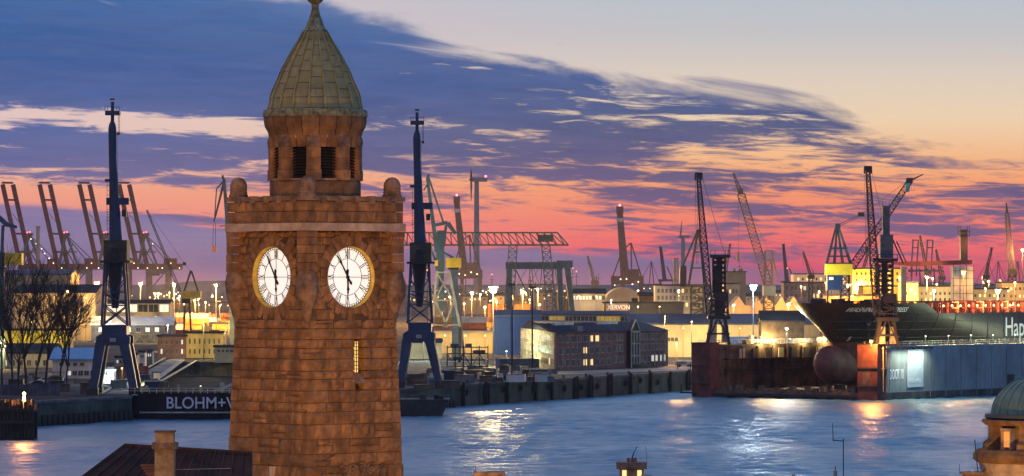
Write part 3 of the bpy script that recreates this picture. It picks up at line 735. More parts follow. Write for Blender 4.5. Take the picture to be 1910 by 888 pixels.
def hall(name, label, px0, px1, pyt, Y, depth, wall, roof, ridge=0.0, Y1=None, over=.4, group=None, cat="building", rib=0):
    """box building seen from its front wall; pyt = eave row at the left end, ridge = extra roof height (m), gable ends to the sides"""
    Y1 = Y1 or Y
    a = Vector((XX(px0, Y), Y, 0)); b = Vector((XX(px1, Y1), Y1, 0)); u = (b - a); Lg = u.length; u.normalize(); n = Vector((u.y, -u.x, 0))
    if n.y > 0: n = -n
    o = thing(name, label, cat, (a.x, a.y, GZ), 0, group); h = ZZ(pyt, Y) - GZ
    mb = MB(); bk = -n * depth; q = [Vector((0, 0, 0)), u * Lg, u * Lg + bk, bk]
    vs = [(v.x, v.y, 0) for v in q] + [(v.x, v.y, h) for v in q]
    mb.add(vs, [(0, 3, 2, 1), (4, 5, 6, 7), (0, 1, 5, 4), (1, 2, 6, 5), (2, 3, 7, 6), (3, 0, 4, 7)]); mb.build("wall", wall, o)
    rb = MB(); e = over; t_ = .35
    A0 = -u * e + n * e; B0 = u * (Lg + e) + n * e; C0 = u * (Lg + e) + bk - n * e; D0 = -u * e + bk - n * e
    if ridge:
        r0 = (A0 + D0) / 2; r1 = (B0 + C0) / 2
        for dz, flip in ((0, 0), (t_, 1)): pass
        vs = [(p.x, p.y, h + z) for p, z in ((A0, .02), (B0, .02), (C0, .02), (D0, .02), (r0, ridge), (r1, ridge))]
        vs += [(p.x, p.y, h + z + t_) for p, z in ((A0, .02), (B0, .02), (C0, .02), (D0, .02), (r0, ridge), (r1, ridge))]
        rb.add(vs, [(0, 1, 5, 4), (2, 3, 4, 5), (6, 10, 11, 7), (8, 11, 10, 9), (0, 6, 7, 1), (2, 8, 9, 3), (0, 4, 10, 6), (4, 3, 9, 10), (1, 7, 11, 5), (5, 11, 8, 2)])
        gb = MB(); 
        for p0, p1, r_ in ((q[0], q[3], (q[0] + q[3]) / 2), (q[1], q[2], (q[1] + q[2]) / 2)):
            gb.add([(p0.x, p0.y, h), (p1.x, p1.y, h), (r_.x, r_.y, h + ridge - .02)], [(0, 1, 2)])
        gb.build("gable", wall, o)
    else:
        vs = [(p.x, p.y, h + .003) for p in (A0, B0, C0, D0)] + [(p.x, p.y, h + t_ + .3) for p in (A0, B0, C0, D0)]
        rb.add(vs, [(0, 3, 2, 1), (4, 5, 6, 7), (0, 1, 5, 4), (1, 2, 6, 5), (2, 3, 7, 6), (3, 0, 4, 7)])
    rb.build("roof", roof, o)
    if rib:
        m = int(Lg / rib); src = None
        for k in range(m + 1):
            pb = MB(); c = u * (k * Lg / m) + n * .06
            if src is None: pb.box(-.09, .09, -.09, .09, 0, h - .05); src = pb.build("cladding_rib", wall, o, loc=c)
            else:
                s2 = src.copy(); col.objects.link(s2); s2.location = c
    o["_"] = 0; del o["_"]
    return dict(o=o, u=u, n=n, L=Lg, h=h, Y=Y, k=Y / FOC)
def hwin(hd, npx, x0, x1, py0, py1, mats, wfrac=.6, frame=True):
    """one row of n windows between fractions x0..x1 of the wall, rows py0..py1 measured at its left end"""
    xs = [hd["L"] * (x0 + (x1 - x0) * (i + .5 - wfrac / 2) / npx) for i in range(npx)]; wd = hd["L"] * (x1 - x0) / npx * wfrac
    z0 = ZZ(py1, hd["Y"]) - GZ; z1 = ZZ(py0, hd["Y"]) - GZ
    windows(hd["o"], Vector((0, 0, 0)), hd["u"], hd["n"], xs, [z0], wd, z1 - z0, mats, frame=frame)

def lamp_post(label, px, py, Y, colr, watt, rpx=2.0, estr=30, zb=GZ, group=None, pole_px=1.6, double=False, spread=.6):
    s = Site("lamp_post", label, "lamp post", px, Y, group, zb)
    s.pole("pole", M_steel if watt else M_steel, (px, s.pyb), (px, py + 1), pole_px, pole_px * .6)
    mb = MB(); c = s.L(px, py); r = rpx * s.k
    mb.box(c.x - r * 1.3, c.x + r * 1.3, -r, r, c.z + r * .55, c.z + r * 1.0); s.part("lamp_head", mb, M_steel)
    mb = MB(); mb.lathe([(0.001, c.z - r), (r * .8, c.z - r * .6), (r, c.z), (r * .8, c.z + r * .5), (0.001, c.z + r * .52)], 10, (c.x, c.y - r * .2))
    s.part("lamp_globe", mb, bulb_mat(colr, estr * .12), True)
    if watt:
        out = max(2.5, r * 6); mb = MB(); mb.beam((c.x, 0, c.z + r * .8), (c.x, -out, c.z + r * .8), .12); s.part('lamp_arm', mb, M_steel); lamp(s.o, (c.x, c.y - out, c.z - r * .5), watt, colr, max(.3, r * spread))
    return s

# ------------------------------------------------------------------ portal cranes with tall slewing mast (two alike)
def mast_crane(label, px, Y):
    s = Site("mast_crane", label, "crane", px, Y, None); k = s.k; X0 = px
    sc_ = 895 / Y
    s.k = 895 / FOC; s.px = 210; s.pyb = 735      # drawn at its own size; both cranes are the same machine
    for d0 in (-5.0, 5.0):
        for x0, xt in ((174, 191), (259, 235)):
            mb = MB(); mb.beam(s.L(x0 + (3 if x0 < 200 else -3), 735, d0), s.L(xt, 640, d0 * .8), 1.5, 1.7, 2.1); s.part("leg", mb, M_navy)
            mb = MB(); a = s.L(x0 + (3 if x0 < 200 else -3), 735, d0); mb.box(a.x - 1.2, a.x + 1.2, d0 - 1.6, d0 + 1.6, 0, 1.4); s.part("bogie", mb, M_steel)
    arch = [(183, 640), (183, 628), (192, 622), (236, 622), (246, 628), (246, 640), (238, 652), (230, 644), (198, 644), (190, 652)]
    for d0 in (-4.8, 3.4):
        mb = MB(); mb.prism([((x - 210) * s.k, (735 - y) * s.k) for x, y in arch], (0, d0, 0), (1, 0, 0), (0, 0, 1), (0, 1.4, 0)); s.part("portal_beam", mb, M_navy)
    s.bx("deck_box", M_navy, 193, 239, 606, 624, -4, 4)
    s.bx("notice_plate", M_lgrey, 209, 220, 630, 637, -4.9, -4.82)
    for xb, xt in ((192, 198), (240, 233)):
        for d0 in (-2.6, 2.6):
            s.pole("tower_post", M_navy, (xb, 608, d0), (xt, 490, d0), 5)
    br = [((192, 606), (238, 570)), ((240, 606), (194, 570)), ((195, 548), (236, 568)), ((196, 520), (210, 540)), ((234, 520), (220, 540)), ((194, 570), (238, 570)), ((196, 535), (200, 505)), ((236, 535), (230, 505)), ((195, 545), (237, 545))]
    for a, b in br:
        for d0 in (-2.6, 2.6): s.pole("brace", M_navy, (*a, d0), (*b, d0), 2.2)
    mb = MB(); a = s.L(215, 575); b = s.L(215, 490); mb.tube(a, b, .7, 1.7, 14); s.part("pivot_column", mb, M_steel, True)
    s.bx("slewing_platform", M_steel, 190, 245, 486, 490, -4, 4)
    s.bx("machinery_house", M("machinery_house_paint", (.06, .055, .03), .7, var=.4), 196, 239, 448, 486, -3, 4)
    s.bx("driver_cab", M_glass, 209, 221, 462, 482, -3.9, -3.02)
    prof = [(216, 12.5, 448), (213.5, 9.8, 380), (211.5, 7.8, 330), (210.5, 7.4, 300), (209.5, 7.6, 240), (209.5, 6.2, 232), (209.8, 3.4, 226), (210, 3.0, 190)]
    mb = MB()
    for (c0, r0, y0), (c1, r1, y1) in zip(prof, prof[1:]): mb.tube(s.L(c0, y0), s.L(c1, y1), r0 * s.k, r1 * s.k, 14, False)
    mast = s.part("mast", mb, M_navy, True)
    s.bx("mast_head", M_navy, 205.5, 214.5, 184, 187, -.6, .6); s.bx("top_platform", M_navy, 197, 224, 207, 215, -1.4, 1.4)
    for x in (197, 202, 218, 223.5): s.pole("rail_post", M_navy, (x, 207, -1.4), (x, 199, -1.4), .8)
    s.pole("handrail", M_navy, (197, 200, -1.4), (224, 200, -1.4), .8)
    s.bx("side_arm", M_navy, 199, 241, 369, 382, -1.0, 1.0); s.bx("winch_box", M_steel, 228, 236, 391, 404, -1, 1)
    s.bx("ladder_cage", M_steel, 219, 224, 247, 252, -1, 1); s.bx("light_bracket", M_steel, 196, 206, 334, 339, -.6, .6)
    for x in (220.5, 223): s.pole("ladder_rail", M_steel, (x, 215), (x, 250), .7)
    for y in range(220, 250, 6): s.pole("ladder_rung", M_steel, (220.5, y), (223, y), .7)
    for x in (201, 206): s.pole("ladder_rail", M_steel, (x, 340, -1.5), (x, 445, -1.5), .7)
    for y in range(346, 445, 9): s.pole("ladder_rung", M_steel, (201, y, -1.5), (206, y, -1.5), .7)
    s.cable(M_steel, (218.5, 252), (219.5, 330), (226, 440), r=.6)
    for y in (395, 405, 412): s.pole("step_bracket", M_steel, (205, y), (198, y), 1.0)
    return s
mast_crane("navy portal crane with slewing mast standing beside the blue-roofed shed", 210, 895)
mast_crane("navy portal crane with slewing mast standing beside the steel scaffold rack", 778, 950)

# ------------------------------------------------------------------ container cranes far down the harbour, booms raised
def sts(label, x0, Y=3800, mboom=M_red, mleg=M_grey, group="container cranes with raised red booms", dxp=0, lights=True):
    s = Site("container_crane", label, "crane", x0 + 60, Y, group); L = s.L; w_ = 8.4
    for d0, o0 in ((-5, 0), (5, 17)):
        mb = MB(); mb.beam(L(x0 + o0 + 1, 344, d0), L(x0 + o0 + 36, 503, d0), w_ * s.k, 3 * s.k); s.part("boom_girder", mb, mboom)
    for y in (341, 373, 436, 470):
        t_ = (y - 344) / 159; mb = MB(); mb.beam(L(x0 + 35 * t_ + 1, y, -5), L(x0 + 17 + 35 * t_ + 1, y, 5), 3.4 * s.k); s.part("boom_tie", mb, mboom)
    for d0 in (-5, 5):
        s.pole("stay_mast", mleg, (x0 + 36, 498, d0), (x0 + 48, 438, d0), 3.2); s.pole("stay_mast", mleg, (x0 + 72, 498, d0), (x0 + 50, 438, d0), 2.6)
    s.pole("back_stay", mleg, (x0 + 50, 438), (x0 + 112, 498), 1.6); s.pole("fore_stay", mleg, (x0 + 48, 438), (x0 + 18, 398), 1.0)
    s.pole("lattice_brace", mleg, (x0 + 40, 470), (x0 + 70, 470), 2.4); s.pole("lattice_brace", mleg, (x0 + 40, 495), (x0 + 62, 455), 2.2); s.pole("lattice_brace", mleg, (x0 + 66, 495), (x0 + 46, 460), 2.2); s.pole("back_stay", mleg, (x0 + 50, 440), (x0 + 92, 492), 1.8); s.bx("trolley", mboom, x0 + 60, x0 + 76, 503, 514, -3, 3)
    s.bx("apex_beam", mboom, x0 + 40, x0 + 56, 435, 440, -5, 5)
    s.bx("girder", mboom, x0 + 30, x0 + 118, 492, 503, -5, 5); s.bx("machinery_house", mboom, x0 + 84, x0 + 108, 482, 492, -4, 4)
    for xx in (x0 + 56, x0 + 92):
        for d0 in (-9, 9): s.pole("leg", mleg, (xx, s.pyb, d0), (xx, 503, d0), 8.5)
    s.bx("sill_beam", mleg, x0 + 54, x0 + 94, 540, 545, -9, 9); s.pole("diagonal_brace", mleg, (x0 + 58, 542, -9), (x0 + 90, 505, -9), 2.4); s.bx("portal_tie", mleg, x0 + 54, x0 + 96, 503, 511, -9, 9)
    if lights:
        for q in ((x0 + 47, 434), (x0 + 52, 433)): s.bulb(q[0], q[1], -6, (1, .08, .08), 1.3, 5)
        for i in range(7): s.bulb(x0 + 54 + i * random.uniform(8, 10), random.choice((446 + i * 9, 500, 507)), -6, random.choice(((1, .9, .8), (1, .75, .4))), 1.0, 4)
    return s
for lab, x0 in zip(("rising above the teal crane's yellow counterweight", "standing beside the plain grey factory chimney", "standing between factory chimney and navy mast crane", "partly hidden by the navy mast crane"), (5, 74, 148, 222)): sts("container crane with twin red booms raised, " + lab, x0)
def sts_solid(label, xt, yt, xb, yb, Y, wpx=12, mirror=1, group=None, mat=M_brown):
    """far container crane seen end on: one solid raised boom, frame and machinery below"""
    s = Site("container_crane", label, "crane", xb, Y, group); h = yb - yt
    s.pole("boom", mat, (xt, yt + 16), (xb, yb - h * .12), wpx, wpx * 1.5); s.bx("boom_band", M_white, xt - wpx * .55, xt + wpx * .55, yt + h * .16, yt + h * .2, -wpx * .6 * s.k, wpx * .6 * s.k)
    s.bx("boom_tip", mat, xt - wpx * .6, xt + wpx * .6, yt + 3, yt + 17, -wpx * .4 * s.k, wpx * .4 * s.k); s.bulb(xt, yt + 1, 0, (1, .12, .2), 2.2, 6)
    for a, b in (((xb + wpx * 1.0, yt + h * .45), (xb + 30 * mirror, yb - h * .16)), ((xb - wpx * .3, yt + h * .5), (xb - 26 * mirror, yb - h * .1)), ((xb + wpx, yt + h * .45), (xb + 12 * mirror, yb - h * .16)), ((xb + wpx * 1.0, yt + h * .45), (xt + wpx * .3, yt + h * .55))): s.pole("stay", mat, a, b, 2.4)
    s.bx("girder", mat, xb - 26, xb + 34, yb - h * .16, yb - h * .06, -8, 8); s.bx("machinery_house", mat, xb + 12 * mirror - 10, xb + 12 * mirror + 14, yb - h * .24, yb - h * .16, -6, 6)
    for xx in (xb - 22, xb - 4, xb + 30):
        s.pole("leg", mat, (xx, s.pyb, -8), (xx, yb - h * .08, -8), 6); s.pole("leg", mat, (xx, s.pyb, 8), (xx, yb - h * .08, 8), 6)
    for i in range(5): s.bulb(xb - 20 + i * 11, yb - h * random.uniform(.02, .14), -9, (1, .8, .5), 1.2, 4)
    return s
sts_solid("brown container crane beside the grey wind turbine with its boom raised", 852, 363, 866, 530, 3300, 10)
sts_solid("brown container crane with raised boom rising behind the white tent hall", 1156, 382, 1166, 540, 3300, 11)
for (xt, yt, xb, yb, lab) in ((1232, 460, 1240, 525, "small grey container crane boom behind the triple flue stacks"), (1461, 455, 1468, 528, "small grey container crane boom behind the cream sawtooth hall")):
    s = Site("container_crane", lab, "crane", xb, 4600); s.pole("boom", M_steel, (xt, yt), (xb, yb), 5, 8); s.pole("stay", M_steel, (xb + 4, yb - 28), (xb + 16, yb), 2); s.bx("girder", M_steel, xb - 12, xb + 22, yb - 4, yb, -5, 5)
    for xx in (xb - 8, xb + 16): s.pole("leg", M_steel, (xx, s.pyb), (xx, yb - 2), 3.5)
for xx, lab in ((1706, "pair of red boom girders nearest the brown jib beam"), (1733, "slim red boom girders raised behind the grey lattice mast")):
    s = Site("container_crane", "far container crane, " + lab, "crane", xx, 5200)
    for d_ in (-5, 5): s.pole("boom_girder", M_brown, (xx + d_ - 2, 515), (xx + d_ + 2, 448), 2.4)
    for y in (448, 462, 490): s.pole("boom_tie", M_brown, (xx - 5, y), (xx + 7, y), 2)
    for d_ in (-8, 14): s.pole("leg", M_brown, (xx + d_, s.pyb), (xx + d_ * .6, 500), 2.6)
    s.pole("girder", M_brown, (xx - 12, 505), (xx + 20, 505), 4)
def sts_cluster(xs, y_top, y_base, Y, lab):
    for i, xx in enumerate(xs):
        s = Site("container_crane", lab, "crane", xx, Y, "distant row of lowered container cranes")
        h = y_base - y_top
        s.pole("stay_mast", M_brown, (xx - 4, y_base - h * .4), (xx, y_top), 1.6); s.pole("stay_mast", M_brown, (xx + 5, y_base - h * .4), (xx, y_top), 1.6)
        s.pole("fore_stay", M_brown, (xx, y_top), (xx - 24, y_base - h * .4), .9); s.pole("back_stay", M_brown, (xx, y_top), (xx + 16, y_base - h * .4), .9)
        s.pole("girder", M_brown, (xx - 26, y_base - h * .4), (xx + 18, y_base - h * .4), 3)
        for d_ in (-4, 8): s.pole("leg", M_brown, (xx + d_, s.pyb), (xx + d_, y_base - h * .4), 2.2)
        for q in range(3): s.bulb(xx - 14 + q * 11, y_base - h * .3, -4, (1, .8, .5), .9, 4)
sts_cluster((990, 1012, 1034, 1215, 1842, 1862, 1898), 487, 560, 5200, "far lit container crane with lowered boom beyond the sheds")

# ------------------------------------------------------------------ luffing cranes
s = Site("luffing_crane", "teal luffing crane with yellow counterweight on pale lattice legs", "crane", 832, 1250)
for d0 in (-5, 5):
    for a, b in (((806, 610, d0), (815, 508, d0)), ((858, 610, d0), (838, 508, d0))): s.pole("leg", M_lgrey, a, b, 4)
    for a, b in (((815, 508, d0), (845, 560, d0)), ((838, 508, d0), (812, 560, d0)), ((812, 560, d0), (850, 560, d0)), ((812, 560, d0), (835, 610, d0)), ((848, 560, d0), (828, 610, d0)), ((806, 606, d0), (858, 606, d0)), ((814, 508, d0), (840, 508, d0))): s.pole("brace", M_lgrey, a, b, 2.6)
    for x in (806, 858): s.pole("footing", M_steel, (x, s.pyb, d0), (x, 609, d0), 5)
s.pole("slewing_column", M_teal, (824, 580), (822, 470), 10); s.pole("tower", M_teal, (821, 505), (822, 430), 17, 13)
for d0 in (-1.2, 1.2): s.pole("jib", M_teal, (815, 470, d0), (797, 330, d0), 8, 5)
s.pole("jib_head", M_teal, (797, 338), (800, 325), 6, 3); s.pole("tie_rod", M_teal, (800, 332), (828, 418), 3.4); s.pole("short_strut", M_teal, (797, 345), (790, 355), 2.5)
s.pole("rocker_arm", M_teal, (812, 420), (835, 415), 6); s.pole("rocker_arm", M_teal, (835, 416), (850, 436), 9, 6); s.pole("rocker_strut", M_teal, (832, 420), (828, 460), 5); s.pole("tail_strut", M_teal, (800, 455), (816, 495), 4)
s.bx("counterweight", M_yellow, 832, 860, 481, 499, -2.5, 2.5); s.bx("counterweight_frame", M_steel, 836, 856, 499, 503, -2, 2); s.bx("driver_cab", M_yellow, 811, 817, 485, 496, -2.4, 0); s.pole("counterweight_arm", M_teal, (826, 470), (846, 481), 4)
s2 = Site("luffing_crane", "grey luffing crane column standing behind the yellow counterweight", "crane", 848, 1320)
s2.pole("column", M_grey, (850, s2.pyb), (848, 500), 14, 12); s2.pole("brace_leg", M_grey, (866, s2.pyb), (852, 540), 5); s2.bx("platform", M_grey, 838, 860, 540, 546, -2, 2)

s = Site("luffing_crane", "grey-blue luffing crane jib with hanging hook just beside the tower", "crane", 430, 1300)
for d0 in (-1, 1): s.pole("jib", M_grey, (418, 333, d0), (428, 470, d0), 5, 7)
s.pole("jib_head", M_grey, (415, 327), (419, 345), 4); s.pole("fore_arm", M_grey, (417, 343), (399, 415), 4.4, 3); s.pole("head_strut", M_grey, (417, 338), (404, 352), 2.4); s.pole("fore_strut", M_grey, (404, 352), (400, 412), 2.0)
s.pole("walkway", M_grey, (410, 422), (430, 421), 1.6); s.cable(M_steel, (398, 418), (397, 462), r=.8); s.cable(M_steel, (402, 416), (402, 460), r=.8); s.bx("hook_block", M_orange, 396, 403, 459, 470, -.6, .6)
s.pole("column", M_grey, (436, s.pyb), (430, 470), 12, 9)
for a, b in (((418, 625), (438, 580)), ((430, 580), (445, 625)), ((420, 600), (444, 600))): s.pole("leg_brace", M_lgrey, a, b, 3)

s = Site("luffing_crane", "teal crane arm and column at the edge beside a yellow counterweight", "crane", 6, 1150)
s.pole("column", M_teal, (3, s.pyb), (3, 470), 12, 10); s.pole("rocker_arm", M_teal, (-8, 400), (12, 418), 9); s.pole("rocker_arm", M_teal, (10, 418), (32, 424), 9, 5); s.pole("strut", M_teal, (6, 420), (4, 470), 6); s.pole("jib", M_teal, (-20, 330), (-6, 440), 8)
s.bx("counterweight", M_yellow, 8, 42, 472, 494, -2.4, 2.4); s.bx("cab", M_teal, -10, 10, 470, 498, -2.4, 2.4)

s = Site("derrick_crane", "small derrick with ochre winch house and long thin lattice jib", "crane", 352, 1750)
for d0 in (-2, 2):
    s.pole("portal_leg", M_steel, (342, s.pyb, d0), (346, 560, d0), 2.4); s.pole("portal_leg", M_steel, (357, s.pyb, d0), (353, 560, d0), 2.4)
    s.pole("mast_leg", M_steel, (342, 548, d0), (356, 505, d0), 2.2); s.pole("mast_leg", M_steel, (370, 545, d0), (357, 505, d0), 1.8)
s.pole("brace", M_steel, (343, 590), (356, 565), 1.6); s.bx("winch_house", M("olive_ochre_paint", (.35, .26, .03), .6, var=.2), 341, 375, 543, 557, -2.5, 2.5); s.bx("turntable", M_steel, 340, 356, 557, 566, -2, 2)
s.lat("jib", M_steel, (336, 545), (274, 392), 5, 2.5, 18, .9, .6); s.cable(M_steel, (356, 506), (344, 492), (274, 392), r=.5); s.bx("sheave_block", M_steel, 341, 347, 489, 495, -.6, .6)

# long lattice gantry and its legs
s = Site("gantry_bridge", "long green-grey lattice gantry on two slender lattice legs", "gantry", 1000, 1450)
mb = MB(); k = s.k; n = 30; xa, xb_ = 640, 1040
mg = M("green_grey_steel", (.10, .13, .11), .6, var=.25)
tp = [s.L(xa + (xb_ - xa) * i / n, 434) for i in range(n + 1)]; bt = [s.L(xa + (1060 - xa) * i / n, 457) for i in range(n + 1)]
for d0 in (-2, 2):
    D = Vector((0, d0, 0))
    mb.beam(tp[0] + D, tp[-1] + D, 2.6 * k); mb.beam(bt[0] + D, bt[-1] + D, 3.2 * k)
    for i in range(n):
        mb.beam(tp[i] + D, (bt[i] + bt[i + 1]) / 2 + D, 1.6 * k); mb.beam((bt[i] + bt[i + 1]) / 2 + D, tp[i + 1] + D, 1.6 * k)
    mb.beam(tp[-1] + D, bt[-1] + D, 2 * k)
for i in range(0, n + 1, 2): mb.beam(tp[i] + Vector((0, -2, 0)), tp[i] + Vector((0, 2, 0)), 1.5 * k); mb.beam(bt[i] + Vector((0, -2, 0)), bt[i] + Vector((0, 2, 0)), 1.5 * k)
s.part("lattice_girder", mb, mg); s.bx("trolley_house", mg, 1003, 1032, 438, 451, -1.5, 1.5)
for a, b in (((948, s.pyb - 60), (957, 458)), ((1030, s.pyb - 60), (1018, 458))): s.lat("lattice_leg", mg, a, b, 17, 15, 12, 2.0, 1.1)
for x in (946, 1031): s.bx("footing", M_steel, x - 9, x + 9, s.pyb - 62, s.pyb, -2, 2)
s = Site("gantry_crane", "dark teal goliath gantry crane with splayed legs behind the lattice bridge", "gantry", 1010, 1700)
s.bx("girder", M_teal, 943, 1050, 489, 502, -3, 3); s.bx("end_house", M_teal, 1038, 1068, 486, 500, -4, 4)
for a, b in (((1048, s.pyb), (1043, 498)), ((1074, s.pyb), (1058, 498)), ((948, s.pyb), (950, 500))):
    for d0 in (-3, 3): s.pole("leg", M_teal, (*a, d0), (*b, d0), 8, 11)
s.pole("stay", M_teal, (962, 503), (990, 560), 2)

def yard_crane(label, px, top, base_top, Y, lean):
    s = Site("yard_crane", label, "crane", px, Y); s.lat("tower", M_steel, (px, s.pyb), (px, base_top), 9, 7, 8, 1.8, 1.1); s.bx("slewing_house", M_steel, px - 6, px + 7, base_top - 7, base_top, -2, 2)
    s.lat("jib", M_steel, (px, base_top - 6), (px + lean, top), 5, 2.5, 12, 1.3, .8); s.cable(M_steel, (px + 5, base_top - 14), (px + lean, top), r=.5); s.pole("gantry_post", M_steel, (px + 5, base_top - 7), (px + 4, base_top - 16), 1.6); s.cable(M_steel, (px + lean, top), (px + lean, top + 26), r=.5)
for a in (("small dark yard crane left of the yellow cabbed crane", 1512, 470, 520, 1900, -14), ("small dark yard crane behind the sulphur yellow hall", 1608, 455, 515, 2100, 16), ("small dark yard crane right of the red-brown crane beam pier", 1838, 462, 520, 2000, 12), ("small dark yard crane between the far container cranes and wrapped pier", 1756, 466, 522, 2300, -10), ("small dark yard crane behind the cream quay shed", 1728, 440, 512, 1800, -12), ("small dark yard crane behind the dark plant building", 1352, 455, 520, 2500, 10), ("small dark yard crane left of the tent hall", 1108, 478, 530, 2600, -12)): yard_crane(*a)
# wind turbines
def turbine(label, px, py, Y, s_, face, blades):
    s = Site("wind_turbine", label, "wind turbine", px, Y); L = s.L
    mb = MB(); mb.tube(L(px, s.pyb), L(px, py + 3), 6.4 * s_ * s.k, 4.2 * s_ * s.k, 16); s.part("tower", mb, M_tur, True)
    if face:
        s.bx("nacelle", M_tur, px - 8 * s_, px + 20 * s_, py - 4 * s_, py + 4 * s_, -3, 3); hub = L(px - 10 * s_, py)
        s.bulb(px + 17 * s_, py - 6 * s_, 0, (1, .1, .1), 2.4, 6)
    else: s.bx("nacelle", M_tur, px - 3, px + 12, py - 2, py + 2.5, -3, 3); hub = L(px - 5, py, -2)
    mb = MB(); r = 4 * s_ * s.k; mb.lathe([(0.001, hub.z - r), (r * .8, hub.z - r * .6), (r, hub.z), (r * .8, hub.z + r * .6), (0.001, hub.z + r)], 10, (hub.x, hub.y)); s.part("hub", mb, M_tur, True)
    for (bx_, by, bz, Lb) in blades:
        dr = Vector((bx_, by, bz)).normalized(); mb = MB(); mb.beam(hub, hub + dr * Lb * .3 , 3.4 * s.k * s_, 2.2 * s.k * s_, 4.2 * s.k * s_); mb.beam(hub + dr * Lb * .3, hub + dr * Lb, 4.2 * s.k * s_, 2.0 * s.k * s_, 1.0 * s.k * s_); s.part("blade", mb, M_tur)
M_tur = M("turbine_grey", (.26, .22, .22), .5, var=.08)
turbine("large grey wind turbine with red beacon on its nacelle", 889, 335, 4000, 1.0, True, [(0, -.87, .5, 20), (0, .87, .5, 20), (0, .0, -1, 20)])
turbine("small distant wind turbine with one blade pointing up", 1274, 441, 5200, .8, False, [(.10, 0, 1, 19), (-.9, 0, -.35, 6), (.35, 0, -.9, 18)])

# A-frame crane and flue stacks
s = Site("derrick_crane", "dark A-frame derrick crane beside the triple flue stacks", "crane", 1300, 2000)
for d0 in (-3, 3):
    for a, b, w_ in (((1284, 535), (1302, 428), 3.4), ((1318, 535), (1302, 428), 3.4), ((1290, 500), (1312, 500), 2.2), ((1270, 505), (1302, 428), 2.6), ((1296, 470), (1308, 470), 2)): s.pole("frame_leg", M_steel, (*a, d0), (*b, d0), w_)
s.bx("base_house", M_steel, 1268, 1280, 496, 530, -3, 3); s.bx("turntable", M_steel, 1270, 1322, 530, 535, -4, 4); s.lat("support_tower", M_steel, (1300, s.pyb), (1300, 535), 26, 22, 8, 3, 2)
s = Site("flue_stack", "three slim steel flue stacks bound together behind the white offices", "chimney", 1260, 2600)
for x in (1257, 1260.5, 1264): 
    mb = MB(); mb.tube(s.L(x, s.pyb), s.L(x, 481), 1.4 * s.k, None, 10); s.part("flue", mb, M_grey, True)
s.bx("flue_base", M_grey, 1255, 1267, 545, s.pyb, -1, 1.5)
s = Site("factory_chimney", "plain grey factory chimney between the raised crane booms", "chimney", 70, 3000)
mb = MB(); mb.tube(s.L(70, s.pyb), s.L(71, 423), 3.6 * s.k, 3.2 * s.k, 14); s.part("shaft", mb, M_grey, True); s.bx("top_rim", M_grey, 67, 75, 422, 425, -1.5, 1.5)

# crawler crane with tall lattice jib
s = Site("lattice_crane", "tall fine lattice jib crane with A-frame between halls", "crane", 1436, 1550)
s.lat("jib", M_steel, (1434, 535), (1382, 362), 15, 13, 24, 1.5, .8); s.lat("jib_tip", M_steel, (1382, 362), (1368, 323), 8, 2, 6, 1.4, .8); s.bx("jib_head", M_steel, 1377, 1386, 352, 362, -1, 1)
for x in (1427, 1440):
    for d0 in (-2, 2): s.pole("mast_post", M_steel, (x, 535, d0), (x, 467, d0), 2.8)
for y in (468, 485, 505, 525): s.pole("mast_tie", M_steel, (1427, y), (1440, y), 2)
s.pole("mast_brace", M_steel, (1427, 505), (1440, 485), 1.5); s.pole("back_stay", M_steel, (1441, 478), (1453, 525), 2.6); s.cable(M_steel, (1377, 362), (1377, 470), r=.5); s.bx("hook_block", M_steel, 1375, 1379, 470, 488, -.4, .4)
s.cable(M_steel, (1386, 365), (1433, 466), r=.45); s.bx("upper_works", M_navy, 1423, 1446, 533, 552, -3, 3); s.lat("support_tower", M_steel, (1434, s.pyb), (1434, 552), 22, 18, 8, 2.6, 1.6)
# crane at the right edge
s = Site("lattice_crane", "dark lattice jib crane near the edge beyond the long lit quay shed", "crane", 1886, 1900)
s.lat("jib", M_steel, (1888, 510), (1878, 398), 11, 6, 14, 1.5, .9); s.pole("jib_tip", M_steel, (1878, 398), (1877, 378), 5, 2); s.lat("tower", M_steel, (1886, 590), (1888, 505), 18, 12, 8, 2.2, 1.4); s.bx("slewing_house", M_steel, 1878, 1897, 502, 512, -2, 2); s.bx("tower_base", M_steel, 1876, 1898, 585, s.pyb, -2.5, 2.5)
# yellow cab crane behind the ship with long luffing lattice jib
s = Site("luffing_crane", "black and yellow cabbed crane with long raised double lattice jib", "crane", 1565, 1250)
for d0 in (-3, 3):
    for a, b in (((1542, 492), (1560, 420)), ((1587, 492), (1563, 420)), ((1556, 492), (1561, 425)), ((1572, 492), (1562, 425)), ((1549, 463), (1579, 463)), ((1546, 478), (1583, 478))): s.pole("frame_leg", M_steel, (*a, d0), (*b, d0 * .3 if b[1] < 430 else d0), 2.4)
s.bx("frame_head", M_steel, 1557, 1567, 417, 428, -1.2, 1.2); s.bx("machinery_house", M_yellow, 1540, 1588, 492, 513, -3.5, 3.5); s.bx("driver_house", M_navy, 1542, 1570, 513, 541, -3.2, 3.2); s.bx("house_roof", M_steel, 1538, 1590, 490, 492.5, -4, 4)
s.bx("cab_glass", M_glow2, 1545, 1553, 517, 522, -3.4, -3.21)
s.lat("support_tower", M_steel, (1576, s.pyb - 30), (1576, 513), 18, 15, 9, 2.6, 1.6); s.pole("rear_leg", M_steel, (1543, s.pyb - 30), (1544, 541), 3); s.bx("tower_base", M_steel, 1540, 1590, s.pyb - 32, s.pyb, -4, 4)
s.lat("jib", M_steel, (1588, 500), (1697, 338), 13, 9, 26, 1.6, .8); s.pole("jib_head", M_steel, (1692, 340), (1722, 325), 4, 1.6); s.bx("sheave_house", M_steel, 1690, 1702, 332, 342, -1, 1); s.bx("hook_trolley", M("cyan_paint", (.08, .30, .40), .5, var=.1), 1689, 1696, 342, 358, -.8, .8)
